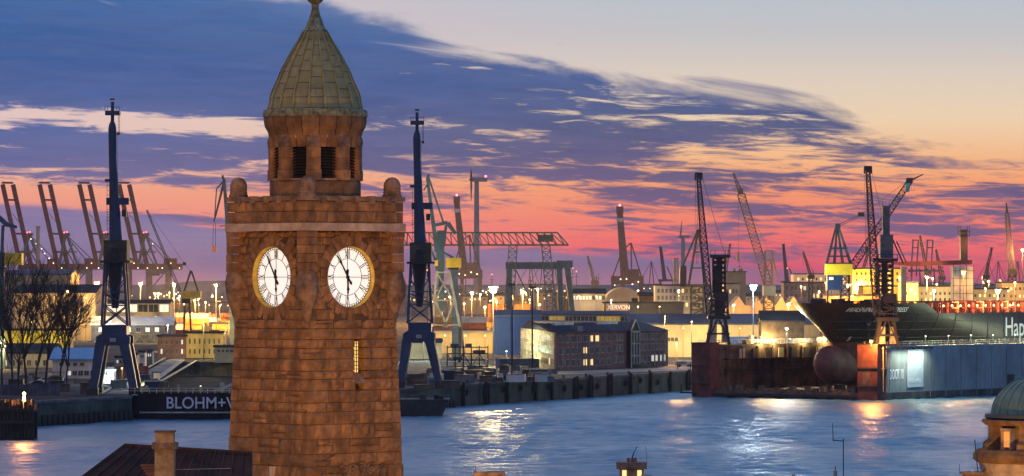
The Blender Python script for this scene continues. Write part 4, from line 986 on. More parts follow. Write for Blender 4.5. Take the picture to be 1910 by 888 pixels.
for x in (1697, 1700, 1705): s.cable(M_lgrey, (x, 336), (x, 356), r=.5)
s.cable(M_steel, (1562, 420), (1604, 400), r=.9); s.cable(M_steel, (1562, 424), (1604, 403), r=.9); s.bx("stay_block", M_steel, 1600, 1612, 396, 404, -.7, .7); s.cable(M_steel, (1612, 398), (1695, 335), r=.45)
s.cable(M_steel, (1616, 470), (1616, 492), r=.6); s.bx("hook_block", M_steel, 1614, 1619, 460, 470, -.5, .5)
# mast and boom of a floating crane, wrapped tower at its end
s = Site("hammerhead_crane", "red-brown horizontal crane beam with a railed tower standing on it", "crane", 1797, 1350)
mb = MB(); mb.prism([((x - s.px) * s.k, (s.pyb - y) * s.k) for x, y in ((1662, 489), (1812, 485), (1812, 493), (1700, 497), (1662, 493))], (0, -2, 0), (1, 0, 0), (0, 0, 1), (0, 4, 0)); s.part("beam", mb, M("oxide_red_paint", (.20, .05, .035), .65, var=.25))
s.bx("upper_tower", M_brown, 1791, 1804, 428, 486, -1.6, 1.6)
for y in (432, 440): s.bx("railing_platform", M_steel, 1787, 1808, y, y + 1.5, -2.4, 2.4)
for x in (1787, 1791, 1804, 1808): s.pole("rail_post", M_steel, (x, 440), (x, 421), .9)
s.bx("wrapped_pier", M("scaffold_sheeting", (.62, .58, .48), .9, var=.3, scale=.15, streak=.3), 1776, 1813, 497, s.pyb, -4, 4)
for x in (1776, 1788, 1800, 1813): s.pole("scaffold_pole", M_steel, (x, s.pyb, -4.3), (x, 494, -4.3), 1)
for y in range(505, 600, 14): s.pole("scaffold_rail", M_steel, (1774, y, -4.3), (1815, y, -4.3), .8)
s.pole("mast_brace", M_steel, (1672, 450), (1690, 489), 2.5); s.bx("rear_pier", M_grey, 1680, 1690, 497, s.pyb, -2, 2)
s.cable(M_lgrey, (1668, 432), (1785, 478), r=.4); s.cable(M_lgrey, (1668, 445), (1785, 482), r=.4)

# ================================================================== floating dock, ship in it and the dock cranes
DC = Vector((87.7, 1026, 0)); DU = Vector((-.807, .589, 0)).normalized(); DV = Vector((.589, .807, 0)).normalized()
ang_u = math.atan2(-DU.y, -DU.x)
dock = thing("floating_dock", "grey floating dock with rust red end towers and a white lit panel", "floating dock", DC)
dock.matrix_world = Matrix.Translation(DC) @ Matrix(((-DU.x, DV.x, 0, 0), (-DU.y, DV.y, 0, 0), (0, 0, 1, 0), (0, 0, 0, 1)))
# local x: to the right along the front (0 = right corner, negative to the left), y: along the length
DW, DL, DH = 52.7, 190, 12.9
M_dwall = M("dock_wall_paint", (.24, .25, .24), .75, var=.16, scale=.12, streak=.5, dirt=(.10, .075, .06, 1), bump=.15, bscale=.6)
M_rust = M("rusty_dock_steel", (.085, .058, .042), .85, var=.5, scale=.25, streak=.6, bump=.2, bscale=2)
M_oxide = M("dock_oxide_red", (.10, .03, .027), .75, var=.35, scale=.4, streak=.4)
M_sign = M("sign_white", (.82, .82, .80), .5, var=.08)
b = MB(); b.box(-DW, 0, 0, DL, -1.5, 1.8); b.build("pontoon", M("dock_floor", (.06, .05, .045), .85, var=.5, scale=.3, streak=.5), dock)
b = MB(); b.box(-5.0, -.02, .8, DL, 1.8, DH); b.build("wing_wall", M_dwall, dock)
b = MB(); b.box(-5.2, -5.0, 4, DL, 1.8, DH - .3); b.build("inner_plating", M_rust, dock)
b = MB(); b.box(-DW + .02, -DW + 5.0, .8, DL, 1.8, DH); b.build("wing_wall", M_rust, dock)
for k in range(26):
    y = 6 + k * 7; b = MB(); b.box(-DW + 5.0, -DW + 5.35, y, y + .5, 1.8, DH - .5); b.build("wall_stiffener", M_rust, dock)
for k in range(20):
    y = 24 + k * 7.5; b = MB(); b.box(.0, .14, y, y + .16, .4, DH - .9); b.build("wall_stiffener", M_dwall, dock)
for z in (6.5, 9.2):
    b = MB(); b.box(-DW + 5.02, -DW + 6.4, 5, DL, z, z + .25); b.build("gallery", M_steel, dock)
for xx in (-5.4, -DW - .4):                       # end towers
    b = MB(); b.box(xx, xx + 5.6, -.9, 3.0, .1, DH + .4); t = b.build("end_tower", M_oxide, dock)
    for z in (3.2, 7.6): b = MB(); b.box(xx - .25, xx + 5.85, -1.15, -.9, z, z + .3); b.build("fender_strip", M_steel, t)
    b = MB(); b.box(xx + 1.5, xx + 3.6, -.98, -.9, 3.6, 6.6); b.build("tower_door", M_rust, t)
    b = MB(); b.box(xx - .2, xx + 5.8, -1.1, 3.2, DH + .4, DH + .6); b.build("tower_cap", M_steel, t)
b = MB(); b.box(-DW - 3.5, -DW + 1, -1.4, .4, .9, 1.3); b.box(-DW - 3.4, -DW - 3.2, -1.3, -1.1, 1.3, 3); b.build("mooring_platform", M_steel, dock)
b = MB(); b.box(-DW, .3, -.6, .0, .6, 1.2); b.build("front_fender", M_steel, dock)
for k in range(18):
    b = MB(); x = -8 - k * 2.2; b.box(x, x + 1.3, .3, 1.6, 1.8, 1.8 + random.choice((.5, .9, 1.3))); b.build("keel_block", M_wood, dock)
for k in range(14):
    y = 18 + k * 6; b = MB(); b.box(-DW / 2 - 1, -DW / 2 + 1, y, y + 2, 1.8, 3.0); b.build("keel_block", M_wood, dock)
for xx in (-.25, -4.8, -DW + .2, -DW + 4.8):      # railings
    rb = MB(); rb.box(xx - .03, xx + .03, 1, DL, DH + 1.0, DH + 1.07); rb.box(xx - .03, xx + .03, 1, DL, DH + .5, DH + .56); rb.build("handrail", M_lgrey, dock)
    src = None
    for k in range(int(DL / 3)):
        if src is None: pb = MB(); pb.box(-.05, .05, -.05, .05, 0, 1.07); src = pb.build("rail_post", M_lgrey, dock, loc=(xx, 1.5 + k * 3, DH))
        else: c = src.copy(); col.objects.link(c); c.location = (xx, 1.5 + k * 3, DH)
b = MB()
for k in range(12):                                # stair on the outer side behind the red tower
    b.box(.05, .9, 3.2 - k * .09, 3.5 - k * .09, 2.5 + k * .5, 2.62 + k * .5)
b.build("outer_stair", M_lgrey, dock)
for y in (1.2, 2.6, 4.0): b = MB(); b.beam((.6, y, 2), (.6, y, DH), .18); b.build("stair_post", M_lgrey, dock)
for z in (7.5, 12.4): b = MB(); b.box(.03, 1.0, 1.0, 4.2, z, z + .16); b.build("stair_landing", M_lgrey, dock)
# the outer side reads along +y (to the right in view): text plane x = 0, facing +x
side_m = lambda y, z: Matrix.Translation((.03, y, z)) @ Matrix(((0, 0, 1, 0), (1, 0, 0, 0), (0, 1, 0, 0), (0, 0, 0, 1)))
text_mesh("DOCK 10", 3.4, .03, "lettering", M_sign, dock, side_m(5.0, 5.0), squeeze=.46, bold=.03)
M_ban = M("banner_fabric", (.55, .60, .60), .7, var=.08)
b = MB(); b.box(.05, .2, 13.2, 20.6, 2.9, 12.0); ban = b.build("banner", M_ban, dock)
text_mesh("Blohm+Voss", 1.7, .03, "lettering", M_sign, ban, Matrix.Translation((.2, 0, 0)) @ side_m(13.9, 3.9), squeeze=.66, bold=.02)
b = MB(); b.box(.02, .10, 62, 65.5, 1.9, 5.2); b.build("side_hatch", M_rust, dock)
for k in range(6):
    b = MB(); y = 8.5 + k * 2.8; b.box(.0, 1.3, y, y + .25, DH - .55, DH - .35); b.box(1.0, 1.5, y - .2, y + .5, DH - .75, DH - .4); fx = b.build("floodlight_arm", M_steel, dock)
def dock_spot(loc, tgt, watt, colr, size):
    d_ = bpy.data.lights.new("dock_flood", 'SPOT'); d_.energy = watt; d_.color = colr; d_.spot_size = R(size); d_.spot_blend = .9; d_.shadow_soft_size = .2
    l = bpy.data.objects.new("dock_flood", d_); col.objects.link(l); l.parent = dock; l.location = loc
    l.rotation_euler = (Vector(tgt) - Vector(loc)).to_track_quat('-Z', 'Y').to_euler()
for k in range(6): dock_spot((2.6, 7.5 + k * 2.8, DH - .6), (.4, 7.5 + k * 2.6, 3), 1500 if k < 5 else 1000, (.82, 1, .84), 150)
# ------------------------------------------------------------------ the container ship lying in the dock
ship = thing("container_ship", "black container ship with rust red bulbous bow lying in the floating dock", "ship", DC)
ship.matrix_world = dock.matrix_world @ Matrix.Translation((-26.3, 9.0, 0))
# local: x across (positive = side facing the camera), y aft from the bow tip, z up
ZK, ZW, ZF, ZM = 2.9, 13.4, 23.2, 20.6
def stem(z):                                        # how far aft the stem is at height z
    pts = [(ZK, 16), (6, 14), (11, 13.5), (13.4, 12.5), (17, 8.5), (20, 4.2), (23.2, 0), (26, -1)]
    for (z0, a), (z1, c) in zip(pts, pts[1:]):
        if z <= z1: return a + (c - a) * max(0, (z - z0) / (z1 - z0))
    return -1
def beam_at(y, z):
    s0 = y - stem(z)
    if s0 <= 0: return 0.0
    t = max(0, min(1, (z - ZK) / (ZF - ZK)))
    Le = 66 - 34 * t ** 1.6; p = .95 - .42 * t
    f = min(1, s0 / Le); f = (1 - (1 - f) ** 1.7) ** p * .999
    bil = min(1, max(0, (z - ZK) / 2.5)) ** .4
    return 15.6 * f * (bil if z < ZK + 2.5 else 1)
ys_ = [-1 + i * 1.2 for i in range(22)] + [26 + i * 3 for i in range(20)] + [90, 110, 140, 175]
def hull(z0, z1, nz, name, mat, ymax=None, ymin=None):
    mb = MB(); zs = [z0 + (z1 - z0) * i / nz for i in range(nz + 1)]; us = [0, .25, .6, 1.0, 1.6, 2.4, 3.5, 5, 7, 9.5, 12.5, 16, 20, 25, 31, 38, 46, 56, 68, 84, 105, 130, 160]
    for sg in (1, -1):
        base = len(mb.v); n = len(us)
        for z in zs:
            for u_ in us:
                y = stem(z) + u_
                mb.v.append((sg * max(0.0, beam_at(y, z)), y, z))
        for i in range(nz):
            for j in range(n - 1): mb.f.append((base + i * n + j, base + i * n + j + 1, base + (i + 1) * n + j + 1, base + (i + 1) * n + j))
    return mb.build(name, mat, ship, True)
M_hull = M("black_hull_paint", (.028, .026, .026), .42, var=.25, scale=.1, streak=.55, dirt=(.085, .055, .04, 1))
M_boot = M("red_antifouling", (.17, .06, .05), .6, var=.4, scale=.2, streak=.55, dirt=(.06, .035, .03, 1))
hull(ZW, ZM, 10, "hull_side", M_hull); hull(ZK, ZW, 14, "hull_bottom", M_boot)
# forecastle bulwark above the main deck line
mb = MB(); us = [0, .4, 1, 2, 3.5, 5, 7, 9.5, 12, 15, 18, 22, 26, 30, 32, 34, 37]
for sg in (1, -1):
    base = len(mb.v); n = len(us)
    for i in range(5):
        for u_ in us:
            top = ZF if u_ < 31 else ZF - (u_ - 31) / 6 * (ZF - ZM - .15)
            z = ZM + (top - ZM) * i / 4; y = stem(z) + u_ if u_ < 20 else u_ + stem(z) * max(0, (37 - u_) / 17); mb.v.append((sg * beam_at(y, z), y, z))
    for i in range(4):
        for j in range(n - 1): mb.f.append((base + i * n + j, base + i * n + j + 1, base + (i + 1) * n + j + 1, base + (i + 1) * n + j))
mb.build("forecastle_bulwark", M_hull, ship, True)
dk = MB(); n = 24; yy = [4 + i * 7 for i in range(n)]
for y in yy: w_ = beam_at(y, ZM) - .1; dk.v += [(-w_, y, ZM - .3), (w_, y, ZM - .3)]
dk.f = [(2 * i, 2 * i + 1, 2 * i + 3, 2 * i + 2) for i in range(n - 1)]; dk.build("main_deck", M_oxide, ship)
# bulb
mb = MB(); n = 18; prof = [(-0.1, .05), (.1, 1.2), (.6, 2.3), (1.6, 3.2), (3.2, 3.9), (6, 4.2), (10, 4.0), (16, 3.6), (24, 3.0)]
vs = [(r_ * .82 * math.cos(2 * math.pi * k / n), 6.2 + y, 8.3 + r_ * 1.12 * math.sin(2 * math.pi * k / n) - .05 * y) for y, r_ in prof for k in range(n)]
mb.add(vs, [(i * n + k, i * n + (k + 1) % n, (i + 1) * n + (k + 1) % n, (i + 1) * n + k) for i in range(len(prof) - 1) for k in range(n)]); mb.build("bulbous_bow", M_boot, ship, True)
def hull_text(body, size, y0, z0, squeeze=1.0, shear=0.0, bold=0.0, mat=M_sign):
    o = text_mesh(body, size, 0.0, "lettering", mat, ship, Matrix.Identity(4), bold=bold, shear=shear)
    me = o.data; bm = bmesh.new(); bm.from_mesh(me); bmesh.ops.triangulate(bm, faces=bm.faces[:])
    bmesh.ops.subdivide_edges(bm, edges=[e for e in bm.edges if e.calc_length() > size * .5], cuts=2)
    for v in bm.verts:
        y = y0 + v.co.x * squeeze; z = z0 + v.co.y; v.co = Vector((beam_at(y, z) + .10, y, z))
    bmesh.ops.recalc_face_normals(bm, faces=bm.faces); bm.to_mesh(me); bm.free(); o.matrix_local = Matrix.Identity(4); return o
hull_text("WASHINGTON EXPRESS", 1.6, 7.5, 21.0, 1.0, .25, .015)
hull_text("Hapag-Lloyd", 6.8, 70.5, 14.6, .92, 0, .05)
hull_text("5", 1.3, 14.6, 13.9, 1, 0, .02)
for zz in (14.6, 16.6, 18.6):
    sm_ = MB(); pp = [Vector((beam_at(stem(zz) + u_, zz) + .02, stem(zz) + u_, zz)) for u_ in [1 + i * 2.2 for i in range(40)]]
    for p, q in zip(pp, pp[1:]): sm_.beam(p, q, .10, .10)
    sm_.build("plate_seam", M_hull, ship)
for y in range(22, 100, 8):
    sm_ = MB(); pp = [Vector((beam_at(y, z) + .02, y, z)) for z in [13.5 + i * .7 for i in range(11)]]
    for p, q in zip(pp, pp[1:]): sm_.beam(p, q, .09, .09)
    sm_.build("plate_seam", M_hull, ship)
# anchor
mb = MB(); ya, za = 15.5, 18.6; xa = beam_at(ya, za); mb.tube((xa - .4, ya, za + 1.2), (xa + .5, ya, za - .6), .28, .28, 8); mb.beam((xa + .5, ya - 1.0, za - .3), (xa + .6, ya, za - 1.0), .35); mb.beam((xa + .5, ya + 1.0, za - .3), (xa + .6, ya, za - 1.0), .35)
mb.build("anchor", M_steel, ship)
mb = MB(); mb.beam((xa + .5, ya, za), (xa + 1.6, ya, 3), .14); mb.build("anchor_chain", M_steel, ship)
# lashing bridges and hatch lamps on deck
M_lash = M("lashing_red", (.26, .06, .03), .7, var=.3)
for k in range(16):
    y = 40 + k * 4.2; lb = MB()
    for x in (-12, -4, 4, 12, 15): lb.box(x - .18, x + .18, y - .3, y + .3, ZM - .3, ZM + 2.8)
    lb.box(-15.2, 15.2, y - .35, y + .35, ZM + 1.1, ZM + 1.35); lb.box(-15.2, 15.2, y - .35, y + .35, ZM + 2.6, ZM + 2.85)
    o = lb.build("lashing_bridge", M_lash, ship)
    bb = MB(); bb.lathe([(0.001, ZM + 1.5), (.3, ZM + 1.8), (.001, ZM + 2.1)], 8, (15.5, y)); bb.build("deck_lamp", bulb_mat((1, .45, .15), 9), ship, True)
    if k % 3 == 1: lamp(ship, (14.6, y + 2, ZM + 2.4), 420, (1, .42, .14), .4)
for k in range(14):
    y = 3 + k * 2.4; lb = MB(); x = random.uniform(-3, 3) * min(1, y / 12); h_ = random.uniform(.6, 1.8); lb.box(x - .7, x + .7, y, y + 1.3, ZM - .3, ZF - .6 + h_); lb.build("mooring_winch", M_steel, ship)
# ------------------------------------------------------------------ dock cranes
def dock_crane(label, px, Y, col_top, jib_top, jib_foot, jib_w, mast_top=None):
    zb = DH + .02; s = Site("dock_crane", label, "crane", px, Y, None, zb); pb = s.pyb
    for x in (-20, 20):
        for d0 in (-2.2, 2.2):
            s.pole("leg", M_steel, (px + x, pb, d0), (px + x * .62, pb - 48, d0), 5)
    for d0 in (-2.2, 2.2):
        s.pole("portal_tie", M_steel, (px - 21, pb - 20, d0), (px + 21, pb - 20, d0), 3); s.pole("brace", M_steel, (px - 22, pb - 2, d0), (px - 2, pb - 46, d0), 2.4); s.pole("brace", M_steel, (px + 22, pb - 2, d0), (px + 2, pb - 46, d0), 2.4)
    s.bx("portal_house", M_white, px - 15, px - 3, pb - 36, pb - 2, -1.6, 1.4); s.bx("portal_house", M_lgrey, px + 7, px + 19, pb - 36, pb - 4, -1.2, 1.8)
    s.bx("turntable", M_steel, px - 20, px + 22, pb - 54, pb - 47, -2.8, 2.8)
    s.lat("tower_frame", M_steel, (px + 1, pb - 50), (px + 4, pb - 92), 34, 26, 4, 3, 2); mb = MB(); mb.tube(s.L(px + 3, pb - 50), s.L(px + 4, pb - 92), 10 * s.k, 12 * s.k, 12); s.part("slewing_column", mb, M_steel, True)
    s.bx("machinery_house", M_steel, px - 8, px + 18, pb - 98, pb - 82, -2.2, 2.2)
    x0, x1, yt = col_top
    s.lat("column_frame", M_steel, ((x0 + x1) / 2, pb - 96), ((x0 + x1) / 2, yt + 6), x1 - x0, x1 - x0, 7, 3.2, 2.0); s.bx("column", M_steel, (x0 + x1) / 2 - 5, (x0 + x1) / 2 + 6, yt + 6, pb - 96, -.8, .8); s.bx("stair_tower", M_steel, x0 + 1, x0 + 6, yt + 20, pb - 96, -1.2, .2); s.bx("head_platform", M_steel, x0 - 7, x1 + 9, yt, yt + 6, -2.4, 2.4)
    for x in (x0 - 6, x0 + 3, x1, x1 + 8): s.pole("rail_post", M_steel, (x, yt, -2.4), (x, yt - 8, -2.4), .9)
    s.pole("handrail", M_steel, (x0 - 7, yt - 7, -2.4), (x1 + 9, yt - 7, -2.4), .9)
    for i in range(5): y = yt + 12 + i * 20; s.pole("column_band", M_steel, (x0 - 2, y, -2), (x1 + 2, y, -2), 2)
    jt, jf = jib_top, jib_foot; jm = (jt[0] + (jf[0] - jt[0]) * .62, jt[1] + (jf[1] - jt[1]) * .62)
    s.lat("jib", M_steel, (*jf, -3), (*jm, -3), jib_w * .8, jib_w, 8, 2.6, 1.7); s.lat("jib_upper", M_steel, (*jm, -3), (jt[0], jt[1] + 12, -3), jib_w, jib_w * .45, 14, 2.4, 1.5)
    mb = MB(); mb.lattice(s.L(jt[0], jt[1] + 14, -3), s.L(jt[0], jt[1] + 1, -3), 13 * s.k, 12 * s.k, 2, 2.2 * s.k, 1.5 * s.k); s.part("jib_head", mb, M_steel)
    s.bx("sheave_box", M_steel, jt[0] - 4, jt[0] + 6, jt[1] + 2, jt[1] + 11, -4, -2.2)
    for dx in (-3, -6): s.cable(M_steel, (jt[0] + dx, jt[1] + 8, -3), (jt[0] + dx + 2, pb - 150, -3), r=.5)
    s.cable(M_steel, (jt[0] + 6, jt[1] + 6, -3), (x1, yt, 0), r=.5)
    if mast_top:
        mx0, mx1, my = mast_top; s.bx("mast", M_grey, mx0, mx1, my, yt - 20, -1.1, 1.1); s.bx("mast_base", M_grey, mx0 - 5, mx1 + 6, yt - 44, yt - .5, -1.6, 1.6); s.pole("mast_stay", M_steel, (mx1 + 4, yt - 40), (mx1 + 26, yt + 10), 2.6)
        for x in (mx0, mx1): s.pole("mast_horn", M_steel, (x, my), (x, my - 7), .9)
    return s
Pd = lambda x, y: dock.matrix_world @ Vector((x, y, 0))
pL = Pd(-DW + 2.5, 6.5); pR = Pd(-2.4, 7.5)
pxL = CX + pL.x / pL.y * FOC; pxR = CX + pR.x / pR.y * FOC
cl_ = dock_crane("black lattice jib crane standing on the dock wing over the quay", pxL, pL.y, (1330, 1352, 475), (1302, 322), (1322, 585), 13)
cr_ = dock_crane("black lattice jib crane with grey mast in front of the ship", pxR, pR.y, (1634, 1664, 482), (1617, 310), (1634, 588), 14, (1646, 1659, 384))
for k in range(22):
    x_ = random.choice((-DW + 1.2, -DW + 3.6)); y_ = random.uniform(10, 110); h_ = random.uniform(.8, 2.2); w_ = random.uniform(.5, 1.6); b = MB(); b.box(x_ - w_ / 2, x_ + w_ / 2, y_, y_ + w_ * 1.6, DH, DH + h_); b.build("deck_locker", random.choice((M_steel, M_grey, M_white, M_rust)), dock)
for k in range(16):
    y_ = 12 + k * 6; b = MB(); b.box(-DW + 5.05, -DW + 5.3, y_, y_ + 2.4, DH - 3.6, DH - 1.0); b.build("gallery_bay", M_steel if k % 3 else M_lgrey, dock)
for y0_, y1_ in ((8, 30), (26, 52), (50, 80)):
    b = MB(); pts_ = [Vector((-DW + 5.5, y0_ + (y1_ - y0_) * i / 8, 7.5 - 2.2 * math.sin(math.pi * i / 8))) for i in range(9)]
    for p, q in zip(pts_, pts_[1:]): b.beam(p, q, .14)
    b.build("hanging_hose", M_steel, dock)
# lamps of the dock
def dock_lamp(label, x, y, h, colr, watt, rpx, est=30):
    p = Pd(x, y); px = CX + p.x / p.y * FOC; return lamp_post(label, px, HOR + (EYE - (DH + h)) * FOC / p.y, p.y, colr, watt, rpx, est, DH + .02, "lamp posts along the floating dock")
DLB = "lamp post with bright white lamp on the rust dock wing"
for x, y, h in ((-DW + 2.5, 38, 3.6), (-DW + 2.5, 66, 3.8), (-DW + 2.5, 88, 3.9)): dock_lamp(DLB, x, y, h, WHITE, 500, 2.6)
for x, y in ((-DW + 4.2, 30), (-DW + 4.2, 44), (-DW + 4.2, 54), (-DW + 4.2, 76), (-DW + 4.2, 24), (-DW + 4.2, 62), (-DW + 4.2, 92)): dock_lamp("short lamp with warm glow at the inner edge of the rusty dock wing", x, y, .9, WARM, 260, 1.8, 20)
dock_lamp("orange sodium lamp on the red end tower of the dock", -1.2, -1.4, 1.2, (1, .36, .06), 1300, 3.0, 40)
for k in range(7): dock_lamp("small greenish lamp on the grey dock wing railing", -2.4, 26 + k * 11, 2.2, (.9, 1, .6), 130, 1.3, 12)

# ================================================================== buildings
dark = lambda i, j: M_glass
def litp(p, m=M_glow): return lambda i, j: (m if random.random() < p else M_glass)
# --- left shore
h = hall("warehouse", "tall beige clad warehouse with blue-grey roof behind the bare trees", 8, 131, 513, 1900, 40, M_beige, M_broof, 2.0)
h = hall("warehouse", "broad beige hall with shallow dark roof beside the grey glazed workshop", 24, 178, 547, 1700, 50, M_beige, M_droof, 3.2)
h = hall("warehouse", "low hall with bright yellow lit wall seen through the bare trees", -30, 126, 617, 1500, 20, M("yellow_cladding", (.62, .45, .05), .7, var=.15, scale=.1), M_droof, 0, group=None)
h = hall("warehouse", "pale shed with curved dark roof just behind the bare trees", -20, 98, 660, 1170, 24, M_pale, M_droof, 2.4); hwin(h, 7, .05, .95, 672, 682, litp(.2), .5)
h = hall("shed", "white shed with bright blue roof beside the navy portal crane", 98, 180, 672, 1039, 18, M_white, M("bright_blue_roofing", (.02, .22, .42), .5, var=.12), 2.6, over=.8, cat="shed"); hwin(h, 4, .12, .75, 677, 682, dark, .5); hwin(h, 5, .30, .98, 692, 700, litp(.3, M_glow2), .7)
h = hall("workshop_hall", "grey workshop with long glazed bands and stepped dark roofs", 178, 316, 566, 1800, 20, M_pale, M_droof, 1.2); hwin(h, 7, .0, 1, 568, 582, litp(.75, M_glow2), .86)
h2 = hall("workshop_hall", "lower workshop bay with ribbed white roof and lit windows", 170, 322, 607, 1680, 16, M("grey_brown_render", (.14, .12, .10), .9, var=.3), M("ribbed_white_roof", (.55, .56, .53), .6, var=.2, scale=.2, streak=.2), 3.2); hwin(h2, 8, .06, .98, 611, 619, litp(.7, M_glow2), .42)
h = hall("brick_warehouse", "dark brick warehouse with small white windows by the rails", 294, 347, 628, 1315, 16, M_brick, M_droof, 0); hwin(h, 5, .05, .95, 634, 642, litp(.15, M_glow2), .3); hwin(h, 5, .05, .95, 651, 660, litp(.15, M_glow2), .3)
h = hall("brick_warehouse", "yellow floodlit brick house with stepped gable parapet by the dry dock", 347, 416, 622, 1316, 16, M("yellow_brick", (.50, .36, .12), .85, var=.15, scale=.2), M_droof, 0); hwin(h, 7, .04, .96, 632, 641, dark, .26); hwin(h, 7, .04, .96, 651, 660, dark, .26)
b = MB(); b.box(h["L"] * .42, h["L"] * .62, -.15, .6, h["h"] + .5, h["h"] + 2.4); b.box(h["L"] * .47, h["L"] * .57, -.15, .6, h["h"] + 2.4, h["h"] + 3.3); b.build("gable_parapet", MATS["yellow_brick"], h["o"])
for i, x in enumerate((332, 386)):                      # pale gatehouse posts before the brick houses
    pass
h = hall("site_cabin", "grey green cabin beside the yellow brick house", 400, 440, 648, 1240, 10, M_pale, M_droof, 0, cat="cabin"); hwin(h, 4, .1, .9, 652, 657, dark, .6)
for i, (x0, x1, yt, Y, m) in enumerate(((186, 212, 690, 985, M_white), (214, 236, 668, 1120, M_lgrey), (242, 256, 662, 1110, M_grey), (258, 270, 658, 1160, M_white), (270, 284, 656, 1200, M_grey))):
    h = hall("site_cabin", ["white site cabin between the legs of the portal crane", "long grey cabin beyond the portal crane legs", "grey cabin in the row beside the crane rails", "white cabin in the row beside the crane rails", "far grey cabin at the end of the row by the rails"][i], x0, x1, yt, Y, 6, m, M_droof, 0, cat="cabin", over=.15); hwin(h, 3, .1, .9, yt + 4, yt + 9, litp(.5, M_glow2), .5)
# truss footbridge lit yellow
s = Site("truss_bridge", "yellow lit steel truss bridge between workshop and brick warehouse", "bridge", 272, 1500)
mt = M("ochre_steel", (.55, .42, .15), .6, var=.2)
for d0 in (-1.5, 1.5):
    s.pole("chord", mt, (240, 625, d0), (300, 623, d0), 2.2); s.pole("chord", mt, (240, 641, d0), (300, 641, d0), 2.6)
    for i in range(6): s.pole("diagonal", mt, (240 + i * 10, 641 if i % 2 else 625, d0), (250 + i * 10, 625 if i % 2 else 641, d0), 1.6)
for x in (242, 298): s.pole("pier", M_grey, (x, s.pyb), (x, 641), 4)
# --- dry dock rim: crane rails, road and low clutter
M_road = M("pale_concrete_road", (.15, .15, .15), .9, var=.35, scale=.1)
def strip(name, pts, z, mat):
    return sheet(name, [(p.x, p.y) for p in pts], z, mat)
strip("quay_road", [WP(196, 735, GZ), WP(244, 735, GZ), WP(345, 668, GZ), WP(318, 668, GZ)], GZ + .012, M_road)
for i, (a, b) in enumerate((((188, 735), (308, 668)), ((248, 738), (338, 672)), ((253, 738), (343, 672)), ((272, 728), (366, 673)))):
    p, q = WP(*a, GZ), WP(*b, GZ); o = thing("crane_rail", "long steel crane rail running along the dry dock edge", "rail", p, 0, "crane rails beside the dry dock")
    mb = MB(); mb.beam((0, 0, .12), q - p + Vector((0, 0, .12)), .5, .2); mb.build("rail_head", M_lgrey, o); mb = MB(); mb.beam((0, 0, .03), q - p + Vector((0, 0, .03)), .9, .06); mb.build("rail_foot", M_steel, o)
# --- gate barge lettered BLOHM+VOSS
GY = 884
s = Site("gate_barge", "black dock gate barge with white lettering and yellow lit railing", "barge", 250, GY, None, 0.0)
k = s.k; mb = MB(); xl, xr = s.L(242, 0).x, s.L(640, 0).x; zt = 5.4
secs = [(xl + 1.5, -1.0), (xl, 2.5), (xl - .6, zt + .5)]
mb.add([(xl + 2.5, 0, -1), (xr, 0, -1), (xr, 0, zt), (xl - .3, 1.5, zt + .3), (xl + 2.5, 13, -1), (xr, 13, -1), (xr, 13, zt), (xl - .3, 11.5, zt + .3)], [(0, 1, 2, 3), (7, 6, 5, 4), (0, 3, 7, 4), (1, 5, 6, 2), (3, 2, 6, 7), (0, 4, 5, 1)]); s.part("hull", mb, M("barge_black", (.010, .012, .02), .8, var=.4, scale=.3, streak=.2, spec=.1))
mb = MB(); mb.box(xl + 2, xr, -.22, .0, 1.35, 1.65); s.part("rubbing_strake", mb, M_lgrey)
text_mesh("BLOHM+VOSS", 3.35, .04, "lettering", M("letter_grey", (.50, .52, .56), .5, var=.1), s.o, front(s.L(309, 0).to_2d().to_3d() + Vector((0, -.06, 2.35))), squeeze=.94, bold=.03)
M_rail = M("rail_paint", (.55, .52, .30), .5, var=.1)
mb = MB(); mb.box(xl, xr, .4, .48, zt + 1.05, zt + 1.13); s.part("handrail", mb, M_rail); mb = MB(); mb.box(xl, xr, .4, .48, zt + .55, zt + .61); s.part("handrail", mb, M_rail)
src = None
for i in range(30):
    x = xl + 1 + i * 1.5
    if src is None: mb = MB(); mb.box(-.05, .05, -.05, .05, 0, 1.1); src = s.part("rail_post", mb, M_rail); src.location = (x, .44, zt)
    else: c = src.copy(); col.objects.link(c); c.location = (x, .44, zt)
for x0_, w_, h_ in ((412, .8, 1.9), (330, .5, 1.5), (268, 1.2, 1.4), (372, .5, 1.2)): mb = MB(); a = s.L(x0_, 0).x; mb.box(a - w_ / 2, a + w_ / 2, 3, 4, zt + .2, zt + .2 + h_); s.part("deck_bollard", mb, M_pale)
# dark pontoon right of the tower
s = Site("work_pontoon", "black work pontoon moored under the second portal crane", "pontoon", 790, 905, None, 0.0)
a, b = s.L(690, 0).x, s.L(838, 0).x; mb = MB(); mb.frustum((a, b - 2, 0, 12), (a, b, -.5, 12.5), -1, 3.6); s.part("hull", mb, M_steel)
mb = MB(); mb.box(a, b, -.3, -.1, 4.5, 4.6); s.part("handrail", mb, M_grey)
for i in range(12): x = a + 1 + i * (b - a - 2) / 11; mb = MB(); mb.box(x - .05, x + .05, -.25, -.15, 3.6, 4.6); s.part("rail_post", mb, M_grey)
for i in range(9): x = random.uniform(a, b - 2); mb = MB(); w_ = random.uniform(.6, 1.8); mb.box(x, x + w_, 2, 4, 3.6, 3.6 + random.uniform(.6, 2.2)); s.part("deck_crate", mb, random.choice((M_grey, M_steel, M_wood)))
